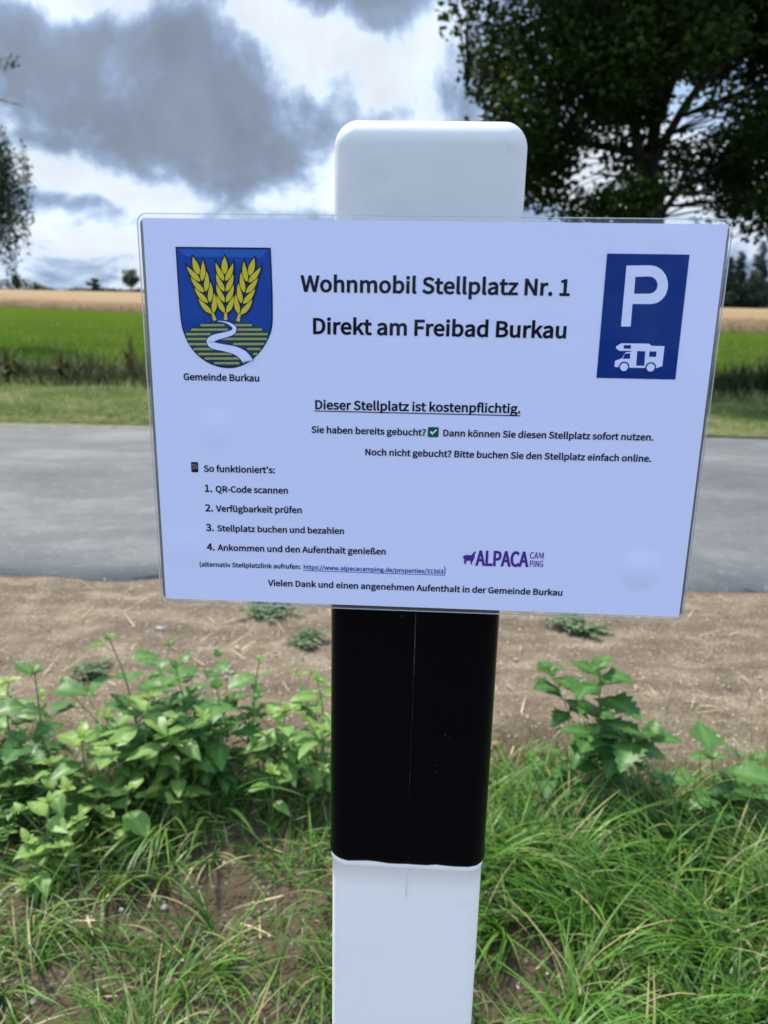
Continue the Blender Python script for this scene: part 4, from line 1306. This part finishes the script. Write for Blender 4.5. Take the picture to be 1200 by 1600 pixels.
def shoot(fol, stem, p0, p1, nodes, L, kind, hue, young_top=.8, opp=True, spread=1.0, r0=.0028, lowest=.25):
    """One leafy stem from p0 to p1 with crossing pairs of leaves, small and pale at the tip."""
    p0, p1 = Vector(p0), Vector(p1)
    H = (p1 - p0).length
    bow = Vector((random.gauss(0, .08), random.gauss(0, .08), 0)) * H
    pt = lambda s: p0.lerp(p1, s) + bow * (4 * s * (1 - s)) * .5
    tube(stem, [pt(i / 6) for i in range(7)], [r0 * (1 - .55 * i / 6) for i in range(7)], 6)
    a = random.uniform(0, 2 * pi)
    for k in range(nodes):
        s = lowest + (1 - lowest) * (k / max(1, nodes - 1)) ** .8
        top = k / max(1, nodes - 1)
        size = L * (1.0 if top < .75 else 1.0 - .5 * (top - .75) / .25) * random.uniform(.85, 1.15) * (.75 + .25 * min(1, top * 3))
        a += (pi / 2 if opp else 2.4) + random.gauss(0, .18)
        for q in ((0, pi) if opp else (0,)):
            pitch = (-.15 + .55 * top) * spread + random.gauss(0, .14)
            base = pt(s)
            az = a + q + random.gauss(0, .12)
            pet = size * (.16 if opp else .5)
            tip = base + Vector((cos(az) * cos(pitch + .3), sin(az) * cos(pitch + .3), sin(pitch + .3))) * pet
            tube(stem, [base, tip], [.0009, .0007], 4)
            put_leaf(fol, kind, tip, az, pitch, size, random.uniform(.35, 1.0) - .2 * top, min(1, max(0, hue + random.gauss(0, .16))),
                     max(0, (top - .55) / .45) * young_top * random.uniform(.6, 1), random.gauss(0, .15))
    tip = pt(1.0)
    for k in range(5):
        az = a + .8 + k * 1.257
        put_leaf(fol, kind, tip, az, random.uniform(.45, 1.0), L * random.uniform(.22, .42), .4, hue, young_top)


def weed(name, label, cat, x, y, h, L=.045, kind='ovate', mat='weed_leaf', hue=.5, nodes=5, sides=2, lean=(0, 0), opp=True, group=None, young=.8, base=0.25):
    root = empty(name, (x - lean[0], y - lean[1], 0), label, cat, group)
    L *= 1.28
    fol, stem = Acc(), Acc()
    tip = Vector((lean[0], lean[1], h))
    shoot(fol, stem, (0, 0, -.01), tip, nodes, L, kind, hue, young, opp, lowest=base)
    for k in range(max(0, sides * 2 + 2)):
        s = random.uniform(.05, .4)
        a = random.uniform(0, 2 * pi)
        d = random.uniform(.3, .72) * h
        p0 = tip * s
        p1 = p0 + Vector((cos(a) * d * .75, sin(a) * d * .75, d * .8))
        shoot(fol, stem, p0, p1, max(2, nodes - 2), L * .8, kind, hue - .08, young * .8, opp, r0=.0018)
    stem.build('stem', MATS['weed_stem'], root)
    fol.build('foliage', MATS[mat], root)
    return root


G1 = 'pale leafy weeds left of the post'
G2 = 'dark leafy weeds at the back of the patch left of the post'
W = 'broadleaf_weed'
weed(W, 'tallest pale weed with large drooping leaves, mid-patch left of the post', 'weed', -.441, 1.285, .22, .066, hue=.8, nodes=6, sides=3, group=G1)
weed(W, 'pale weed with one upright olive leaf, left of the tallest pale weed', 'weed', -.545, 1.216, .18, .055, hue=.75, nodes=5, group=G1, young=1.0)
weed(W, 'pale four-leaved weed low at the front left of the weed patch, above the smallest seedling', 'weed', -.556, 1.097, .13, .050, hue=.9, nodes=4, group=G1)
weed(W, 'smallest pale weed seedling, frontmost at the lower left of the weed patch', 'weed', -.560, 1.035, .075, .040, hue=.95, nodes=3, sides=1, group=G1)
weed(W, 'low weed with one big rounded pale leaf in front of the tallest pale weed', 'weed', -.445, 1.157, .11, .048, 'round', hue=.85, nodes=3, group=G1)
weed(W, 'low star-shaped pale weed standing alone in the grass close to the post', 'weed', -.200, 1.233, .10, .050, hue=1.0, nodes=3, sides=-1, group=G1, base=.45)
weed(W, 'broad pale rosette weed beside the black band of the post', 'weed', -.182, 1.315, .185, .056, hue=.9, nodes=5, group=G1)
weed(W, 'narrow pale weed half hidden behind the left edge of the post', 'weed', -.112, 1.289, .16, .042, hue=.85, nodes=4, group=G1)
weed(W, 'pale weed behind the broad rosette, nearest the bare earth by the post', 'weed', -.125, 1.355, .23, .045, hue=.7, nodes=5, group=G1)
weed(W, 'middling pale weed in the shade under the tallest pale weed', 'weed', -.372, 1.222, .12, .046, hue=.6, nodes=4, group=G1)
weed(W, 'slim upright weed with pointed leaves standing out against the bare earth', 'weed', -.242, 1.364, .265, .040, 'lance', 'dark_weed_leaf', .75, 6, 1, group=G2)
weed(W, 'tall dark green weed leaning left over the bare earth at the back of the patch', 'weed', -.535, 1.36, .31, .050, 'goosefoot', 'dark_weed_leaf', .6, 8, 2, (-.04, .0), False, G2, .5)
weed(W, 'bushy dark green weed just right of the tall leaning weed', 'weed', -.41, 1.372, .245, .052, 'goosefoot', 'dark_weed_leaf', .5, 8, 3, (0, 0), False, G2, .5)
weed(W, 'bushy dark weed between the tallest pale weed and the slim upright weed', 'weed', -.325, 1.348, .215, .050, 'goosefoot', 'dark_weed_leaf', .55, 7, 3, (0, 0), False, G2, .5)
weed(W, 'dark shaded weed deep in the patch below the slim upright weed', 'weed', -.305, 1.285, .15, .052, 'ovate', 'dark_weed_leaf', .35, 5, 2, group=G2)
weed(W, 'dark single-stemmed weed at the far left, clear of the main weed patch', 'weed', -.672, 1.324, .25, .056, 'goosefoot', 'dark_weed_leaf', .45, 7, 1, (0, 0), False, G2, .3)
weed(W, 'yellowish weed cut by the left picture edge behind the dark single-stemmed weed', 'weed', -.745, 1.36, .21, .045, 'ovate', 'weed_leaf', .8, 5, 2, group=G2, young=1.0)

GF = 'goosefoot weeds right of the post'
weed('goosefoot_plant', 'tall dark goosefoot with toothed leaves standing alone at the edge of the bare earth', 'weed', .420, 1.318, .29, .062, 'goosefoot', 'dark_weed_leaf', .3, 8, 1, (.0, .0), True, GF, .22, .40)
weed('goosefoot_plant', 'grey-green goosefoot with drooping leaves at the right, bent towards the earth strip', 'weed', .625, 1.245, .145, .062, 'goosefoot', 'dark_weed_leaf', .45, 6, 1, (-.03, 0), False, GF, .2)
weed('goosefoot_plant', 'low spreading weed at the foot of the tall goosefoot', 'weed', .355, 1.283, .11, .044, 'goosefoot', 'dark_weed_leaf', .35, 5, 3, (0, 0), False, GF, .3)
weed('goosefoot_plant', 'low weed between the tall goosefoot and the drooping grey-green one', 'weed', .515, 1.308, .085, .040, 'goosefoot', 'dark_weed_leaf', .4, 4, 2, (0, 0), False, GF, .3)
weed('goosefoot_plant', 'small weed at the far right beside the bare earth', 'weed', .75, 1.327, .09, .042, 'goosefoot', 'dark_weed_leaf', .5, 4, 2, (0, 0), False, GF, .3)


def feathery(label, x, y, h, n, sp, mat, group, L=.035):
    """A tuft of finely divided or narrow leaves rising from one crown."""
    root = empty('feathery_weed', (x, y, 0), label, 'weed', group)
    fol, stem = Acc(), Acc()
    for _ in range(n):
        a = random.uniform(0, 2 * pi)
        r = random.uniform(.2, 1) * sp
        tip = Vector((cos(a) * r, sin(a) * r, h * random.uniform(.5, 1.05) * (1 - .45 * r / sp)))
        mid = tip * .5 + Vector((0, 0, h * .2))
        pts = [Vector((0, 0, -.005)), mid * .5, mid, tip.lerp(mid, .45), tip]
        tube(stem, pts, [.0012, .001, .001, .0008, .0005], 4)
        hue = random.random()
        for k in range(9):
            s = .25 + .75 * k / 8
            i = min(3, int(s * 4))
            p = pts[i].lerp(pts[i + 1], s * 4 - i)
            for sd in (-1, 1):
                put_leaf(fol, 'lance', p, a + sd * random.uniform(.7, 1.2), random.uniform(-.1, .6), L * (1.1 - .7 * s) * random.uniform(.7, 1.1), .5, hue, .1 * random.random(), random.gauss(0, .4))
    stem.build('stem', MATS['weed_stem'], root)
    fol.build('foliage', MATS[mat], root)


GFE = 'feathery weeds at the left edge'
feathery('feathery mayweed tuft at the left edge below the yellowish weed', -.70, 1.255, .15, 26, .10, 'weed_leaf', GFE)
feathery('feathery mayweed tuft at the left edge, lower and nearer the viewer', -.70, 1.165, .12, 22, .09, 'weed_leaf', GFE)
GFD = 'flat weeds on the bare earth'
feathery('flat green weed on the earth strip under the notice, left of the post', -.37, 2.24, .035, 24, .12, 'grey_weed_leaf', GFD, .045)
feathery('small sprig lying on the bare earth close to the left side of the post', -.215, 2.03, .035, 12, .07, 'grey_weed_leaf', GFD, .045)
feathery('flat green weed on the earth strip right of the post under the notice', .61, 2.15, .04, 24, .11, 'grey_weed_leaf', GFD, .045)
feathery('wilted grey sprig on a dark clod at the far side of the weed patch', -.76, 1.80, .04, 14, .07, 'grey_weed_leaf', GFD, .04)

# broad-bladed grasses
def broad_grass(label, x, y, specs, hue, group):
    n = len(specs)
    B_ = np.array([(random.gauss(0, .008), random.gauss(0, .008), -.005) for _ in specs])
    s = np.array(specs)
    v_, f_, nv_ = blades(B_, s[:, 0], s[:, 1], s[:, 2], s[:, 3], s[:, 4], 9)
    o = mesh_obj('broad_grass', v_, f_, MATS['grass_blades'], None, True, np.repeat(np.stack([np.full(n, hue), np.zeros(n), s[:, 5]], 1), nv_, 0))
    o.location = (x, y, 0)
    tag(o, label, 'grass tuft', group)


GB = 'broad-bladed grass tufts'
broad_grass('bluish broad-bladed grass arching out of the weed patch towards the post', -.31, 1.22,
            [(-.5, .26, .012, .3, 1.3, 0), (-.95, .22, .011, .3, 1.5, 0), (-.2, .20, .010, .15, 1.2, 0), (2.4, .18, .010, .3, 1.2, 0), (-1.5, .24, .010, .35, 1.3, .05), (.6, .15, .008, .2, 1.0, 0)], .1, GB)
broad_grass('bent yellow-green broad grass blade standing in the turf right of the post', .36, 1.13,
            [(2.9, .21, .013, .05, 2.6, .35), (3.5, .15, .011, .3, 2.0, .1), (.3, .13, .009, .3, 1.2, .05)], .95, GB)
broad_grass('long coarse grass hanging forward from the tallest pale weed', -.39, 1.19,
            [(-1.6 + random.gauss(0, .35), random.uniform(.14, .22), .0045, random.uniform(.2, .5), random.uniform(1.3, 2.0), .05) for _ in range(22)], .7, GB)

# docks gone to seed, rising from the ditch growth across the road
green_leaf('dock_seed', (0.050, 0.055, 0.018), (0.15, 0.09, 0.04), (0.06, 0.09, 0.02), .8, .2, (.2, .1, .04), .15)
for lab, x, y, h in (('reddish seeding dock in the ditch growth beside the left edge of the notice', -2.92, 8.75, .58), ('brown seeding dock in the ditch growth, between the other two on the left', -3.72, 8.7, .36),
                     ('dark broad dock in the ditch growth nearest the left picture edge', -4.32, 8.7, .40), ('seeding dock in the ditch growth right of the notice', 4.66, 9.25, .46)):
    root = empty('dock_plant', (x, y, 0), lab, 'weed', 'seeding docks beyond the road')
    stem, fol = Acc(), Acc()
    for k in range(4):
        a = random.uniform(0, 2 * pi)
        tip = Vector((cos(a) * .08 * k / 2, sin(a) * .08 * k / 2, h * (1 - .13 * k)))
        tube(stem, [(0, 0, 0), tip * .5, tip], [.006, .004, .002], 5)
        m = 130
        q = rng.uniform(.45, 1, m)[:, None]
        c_ = np.array(tip)[None] * q + rng.normal(0, .018, (m, 3)) * (1.25 - q)* 1.5
        L_ = rng.uniform(.012, .03, m)
        v_, f_ = leafcards(c_, unit(m), unit(m), L_, L_ * .8)
        fol.add(v_, f_, np.repeat(np.stack([rng.random(m), np.zeros(m), np.zeros(m)], 1), 6, 0))
    for k in range(9):
        a = random.uniform(0, 2 * pi)
        put_leaf(fol, 'ovate', (0, 0, random.uniform(.02, .2)), a, random.uniform(.2, .9), random.uniform(.12, .24), 1.0, .1, 1.0)
    stem.build('stem', MATS['dock_seed'], root)
    fol.build('foliage', MATS['dock_seed'], root)

# small things lying about
acc = Acc()
stone(acc, (0, 0, .012), .014)
o = tag(acc.build('stone', MATS['pebble_stone']), 'whitish stone lying on the bare earth above the weed patch', 'stone')
o.location = (-.66, 2.07, 0)
acc = Acc()
stone(acc, (0, 0, .006), .012)
o = tag(acc.build('clay_shard', MATS['terracotta']), 'reddish clay shard at the grass edge right of the post', 'shard')
o.location = (.265, 1.50, 0)

# ------------------------------------------------------------------ trees
def limb(acc, pts, r0, r1, sides=9):
    m = len(pts) - 1
    P = []
    for i in range(m):
        p0, p1, p2, p3 = (Vector(pts[max(0, min(m, i + k))]) for k in (-1, 0, 1, 2))
        for s in range(4):
            q = s / 4
            P.append(.5 * ((2 * p1) + (p2 - p0) * q + (2 * p0 - 5 * p1 + 4 * p2 - p3) * q * q + (3 * p1 - p0 - 3 * p2 + p3) * q ** 3))
    P.append(Vector(pts[-1]))
    k = len(P) - 1
    tube(acc, P, [r0 + (r1 - r0) * (i / k) ** .8 for i in range(k + 1)], sides)
    return P


def maple():
    root = empty('maple_tree', (3.72, 11.0, 0), 'large dark backlit maple beyond the road, behind the top right of the notice', 'tree')
    tr = Acc()
    skel = []
    skel += limb(tr, [(0, 0, -.1), (.0, 0, .8), (-.08, 0, 1.7), (-.14, 0, 2.4)], .20, .14, 12)
    for pts, r0, r1 in [([(-.14, 0, 2.3), (-.22, .05, 3.2), (-.12, .1, 4.4), (-.2, .1, 6), (-.1, 0, 7.6)], .12, .025),
                        ([(-.13, 0, 2.2), (-.42, -.1, 2.9), (-.62, -.2, 3.5), (-1.0, -.3, 4.1), (-1.7, -.4, 5.0), (-2.1, -.5, 6.2)], .10, .02),
                        ([(-.2, 0, 2.9), (.1, -.2, 3.6), (.45, -.3, 4.0), (1.1, -.3, 4.5), (1.9, -.2, 5.5)], .07, .018),
                        ([(-.1, 0, 2.1), (.4, .3, 2.7), (1.3, .5, 3.1), (2.3, .6, 3.5)], .05, .015),
                        ([(-.3, 0, 3.0), (-1.0, .4, 3.2), (-1.9, .6, 3.4), (-2.7, .6, 3.9)], .07, .015),
                        ([(-.2, .1, 3.8), (-.1, 1.0, 4.6), (.2, 1.7, 5.6)], .07, .02), ([(-.2, 0, 3.4), (-.3, -1.0, 4.0), (-.5, -1.8, 4.8)], .07, .02),
                        ([(-.15, .1, 4.6), (.9, .2, 5.6), (1.4, .2, 6.8)], .06, .02), ([(-.15, .1, 5.0), (-1.0, .2, 6.0), (-1.3, .2, 7.0)], .06, .02)]:
        skel += limb(tr, pts, r0, r1, 8)
    S = np.array([tuple(p) for p in skel[10:]])
    C, Rr = [], []
    while len(C) < 2150:
        u = rng.normal(size=3)
        u /= np.linalg.norm(u)
        r = rng.random() ** .42
        p = np.array([0.05, 0, 5.0]) + u * r * np.array([3.25, 2.7, 3.6])
        if p[2] < 2.15 + .25 * noise.noise((p[0] * 1.2, p[1] * 1.2, 3)):
            continue
        # narrower below on the side towards the post
        if p[0] < -2.3 - .22 * (p[2] - 3.3) * (1 if p[2] > 3.3 else -.25):
            continue
        g = noise.noise((p[0] * .95 + 5.2, p[1] * .5, p[2] * .95 + 1.7))
        if g < -.17:
            continue
        # an open hollow round the fork of the trunk
        if math.hypot((p[0] + .45) / .75, (p[2] - 2.95) / .62) < 1 and rng.random() < .86:
            continue
        if math.hypot((p[0] - .70) / .95, (p[2] - 3.80) / .55) < 1 and rng.random() < .95:
            continue
        if math.hypot((p[0] - .95) / .5, (p[2] - 2.75) / .42) < 1 and rng.random() < .45:
            continue
        C.append(p)
    for zz in (4.35, 4.6, 4.9):
        C.append(np.array([-2.95 + .05 * rng.normal(), -.2, zz]))
    C = np.array(C)
    for p in C:
        d = np.linalg.norm((S - p) * np.array([1, 1, .8]), axis=1) + (S[:, 2] > p[2] + .3) * .6
        q = Vector(S[int(np.argmin(d))])
        p = Vector(p)
        L = (p - q).length
        mid = q.lerp(p, .5) + Vector((0, 0, .10 * L))
        tube(tr, [q, mid, p], [.006 + .007 * min(1.6, L), .005 + .003 * L, .003], 4)
    tr.build('trunk', MATS['bark'], root)
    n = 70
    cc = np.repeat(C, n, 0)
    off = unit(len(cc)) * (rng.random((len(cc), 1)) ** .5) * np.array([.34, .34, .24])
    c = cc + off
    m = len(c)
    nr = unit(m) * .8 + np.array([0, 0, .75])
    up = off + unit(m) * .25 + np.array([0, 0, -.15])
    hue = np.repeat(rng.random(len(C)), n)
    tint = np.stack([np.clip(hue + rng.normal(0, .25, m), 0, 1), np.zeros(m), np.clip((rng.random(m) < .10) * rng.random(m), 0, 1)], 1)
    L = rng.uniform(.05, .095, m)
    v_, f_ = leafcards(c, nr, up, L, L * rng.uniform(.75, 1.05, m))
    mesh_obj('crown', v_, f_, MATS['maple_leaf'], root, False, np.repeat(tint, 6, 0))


maple()


def birch():
    root = empty('birch_tree', (-9.35, 16, 0), 'drooping birch at the left picture edge beyond the road', 'tree')
    tr = Acc()
    limb(tr, [(0, 0, -.1), (.05, 0, 2), (-.05, 0, 4.5), (.05, 0, 7), (0, 0, 9)], .17, .03, 10)
    ends = []
    for k in range(60):
        a = random.uniform(0, 2 * pi)
        z0 = random.uniform(2.4, 8.0)
        r = random.uniform(1.0, 2.0) * (1.1 - abs(z0 - 4.6) / 7)
        e = (cos(a) * r, sin(a) * r, z0 + random.uniform(.3, .9))
        limb(tr, [(0, 0, z0), (e[0] * .5, e[1] * .5, z0 + .5), e], .045, .012, 6)
        if e[0] < 1.05:
            ends.append(e)
    for e in [(1.9, 0, 4.0), (2.1, -.2, 3.6), (1.75, .1, 3.3), (1.65, -.1, 3.9), (1.5, .2, 2.9)]:
        limb(tr, [(0, 0, e[2] - .6), (e[0] * .5, e[1] * .5, e[2] + .1), e], .04, .01, 6)
        ends += [e, e]
    limb(tr, [(0, 0, 4.6), (1.0, -.1, 5.3), (2.05, -.1, 5.35)], .04, .008, 6)
    P = []
    for e in ends:
        for s in range(9):
            b = Vector(e) * random.uniform(.72, 1.04) + Vector((random.gauss(0, .12), random.gauss(0, .12), random.gauss(0, .1)))
            b.z = e[2] + random.gauss(0, .12)
            ln = random.uniform(.5, 1.55)
            sway = Vector((random.gauss(0, .10), random.gauss(0, .10), 0))
            pts = [b + Vector((0, 0, -ln * q)) + sway * q * q for q in (0, .33, .66, 1)]
            tube(tr, pts, [.006, .005, .004, .002], 3)
            for _ in range(int(ln * 52)):
                q = random.random() ** .8
                p = b + Vector((0, 0, -ln * q)) + sway * q * q
                P.append((p.x + random.gauss(0, .055), p.y + random.gauss(0, .055), p.z + random.gauss(0, .04)))
    for _ in range(130):
        q = random.random()
        P.append((1.3 + q * .95 + random.gauss(0, .05), -.1 + random.gauss(0, .08), 5.36 - .1 * q + random.gauss(0, .07)))
    tr.build('trunk', MATS['birch_bark'], root)
    c = np.array(P)
    m = len(c)
    L = rng.uniform(.045, .085, m)
    v_, f_ = leafcards(c, unit(m), unit(m) * .7 + np.array([0, 0, -.8]), L, L * .75)
    mesh_obj('crown', v_, f_, MATS['birch_leaf'], root, False, np.repeat(np.stack([rng.random(m), np.zeros(m), (rng.random(m) < .1) * .6], 1), 6, 0))


birch()


def round_tree(label, x, y, h, w, mat, group, lobes=26, name='field_tree', per=60, leaf=.5, pointed=.0):
    z = float(hill_z(y))
    root = empty(name, (x, y, z), label, 'tree', group)
    tr = Acc()
    limb(tr, [(0, 0, -.3), (.1, 0, h * .3), (0, .05, h * .6), (.05, 0, h * .9)], h * .03, h * .006, 7)
    C = []
    for _ in range(lobes):
        u = rng.normal(size=3)
        u /= np.linalg.norm(u)
        r = rng.random() ** .4
        s = u[2] * r
        C.append(np.array([u[0] * r * w * .5 * (1 - pointed * (s + 1) / 2), u[1] * r * w * .5 * (1 - pointed * (s + 1) / 2), h * .56 + s * h * .43]))
        limb(tr, [(0, 0, max(.2, C[-1][2] - h * .2)), tuple(C[-1])], h * .008, h * .003, 4)
    tr.build('trunk', MATS['bark'], root)
    cc = np.repeat(np.array(C), per, 0)
    off = unit(len(cc)) * rng.random((len(cc), 1)) ** .5 * np.array([w * .17, w * .17, h * .10])
    m = len(cc)
    L = rng.uniform(.6, 1.3, m) * leaf
    v_, f_ = leafcards(cc + off, unit(m), unit(m), L, L * .8)
    hue = np.repeat(rng.random(lobes), per)
    mesh_obj('crown', v_, f_, MATS[mat], root, False, np.repeat(np.stack([np.clip(hue + rng.normal(0, .2, m), 0, 1), np.zeros(m), (rng.random(m) < .08) * .7], 1), 6, 0))


def conifer(label, x, y, h, w, group):
    z = float(hill_z(y))
    root = empty('conifer', (x, y, z), label, 'tree', group)
    tr = Acc()
    limb(tr, [(0, 0, -.3), (0, 0, h * .5), (0, 0, h)], h * .018, .02, 7)
    c, up, hue = [], [], []
    zz = h * .08
    while zz < h * .985:
        q = zz / h
        r = w * .5 * (1 - q) ** .8 * random.uniform(.75, 1.15) + .1
        nb = max(4, int(9 * (1 - q) + 4))
        for k in range(nb):
            a = random.uniform(0, 2 * pi)
            rr = r * random.uniform(.7, 1.15)
            hh = random.random()
            tube(tr, [(0, 0, zz), (cos(a) * rr, sin(a) * rr, zz - rr * .18)], [.04, .015], 3)
            for s in np.linspace(.2, 1, max(3, int(rr / .22))):
                for _ in range(3):
                    c.append((cos(a) * rr * s + random.gauss(0, .14), sin(a) * rr * s + random.gauss(0, .14), zz - rr * s * .18 + random.gauss(0, .10)))
                    up.append((cos(a), sin(a), -.35))
                    hue.append(hh)
        zz += h * random.uniform(.022, .036)
    tr.build('trunk', MATS['bark'], root)
    c, up = np.array(c), np.array(up)
    m = len(c)
    L = rng.uniform(.35, .75, m)
    v_, f_ = leafcards(c, unit(m) * .7 + np.array([0, 0, .6]), up + unit(m) * .6, L, L * .42, -.1)
    mesh_obj('crown', v_, f_, MATS['conifer_needles'], root, False, np.repeat(np.stack([np.clip(np.array(hue) + rng.normal(0, .15, m), 0, 1), np.zeros(m), (rng.random(m) < .06) * .6], 1), 6, 0))


GT = 'lone trees on the skyline at the left'
round_tree('largest lone round tree on the skyline, beside the left edge of the notice', -84.0, 255, 8.2, 6.2, 'far_leaf', GT, pointed=.35)
round_tree('smaller lone tree on the skyline, with a step down to a low hedge', -96.2, 255, 5.0, 4.0, 'far_leaf', GT, 18, pointed=.1)
round_tree('slim pointed tree rising from the far wood at the left edge', -122.6, 258, 6.2, 3.2, 'far_leaf', GT, 18, pointed=.6)
GC = 'trees of the wood edge at the right'
conifer('slender spruce with a free-standing tip at the left end of the wood edge', 64.6, 150, 10.0, 4.6, GC)
conifer('tall spruce at the right picture edge, highest in the wood edge', 71.6, 153, 13.2, 5.6, GC)
conifer('second spruce from the left in the wood edge, beside the slender one', 67.4, 152, 11.2, 5.2, GC)
conifer('spruce beyond the right picture edge in the wood edge', 75.2, 151, 12.5, 5.4, GC)
round_tree('bushy grey-green tree low in front of the spruces of the wood edge', 69.4, 147, 7.0, 6.5, 'conifer_needles', GC, 30, 'broadleaf_tree', 70, .45)
round_tree('low bush at the foot of the slender spruce', 62.6, 148, 4.2, 4.4, 'conifer_needles', GC, 18, 'bush', 70, .4)

# the far wood and hedges along the crest read as one dark mass
n = 9000
x = rng.uniform(-150, 60, n)
hgt = np.array([max(0.0, .9 + 1.0 * noise.fractal((p * .06, 1.0, 0), .8, 2, 4)) + 2.6 / (1 + math.exp((p + 117.5) / 1.3)) for p in x])
hgt *= np.clip((np.abs(x + 109.5) - 1.6) / 3, .0, 1)
y = 263 + rng.normal(0, 1.2, n)
L = rng.uniform(.4, 1.0, n)
v_, f_ = leafcards(np.stack([x, y, hill_z(y) + .2 + rng.random(n) * (hgt + .35)], 1), unit(n), unit(n), L, L * .8)
tag(mesh_obj('treeline', v_, f_, MATS['far_leaf'], None, False, np.repeat(np.stack([rng.random(n), np.zeros(n), np.zeros(n)], 1), 6, 0)), kind='stuff')
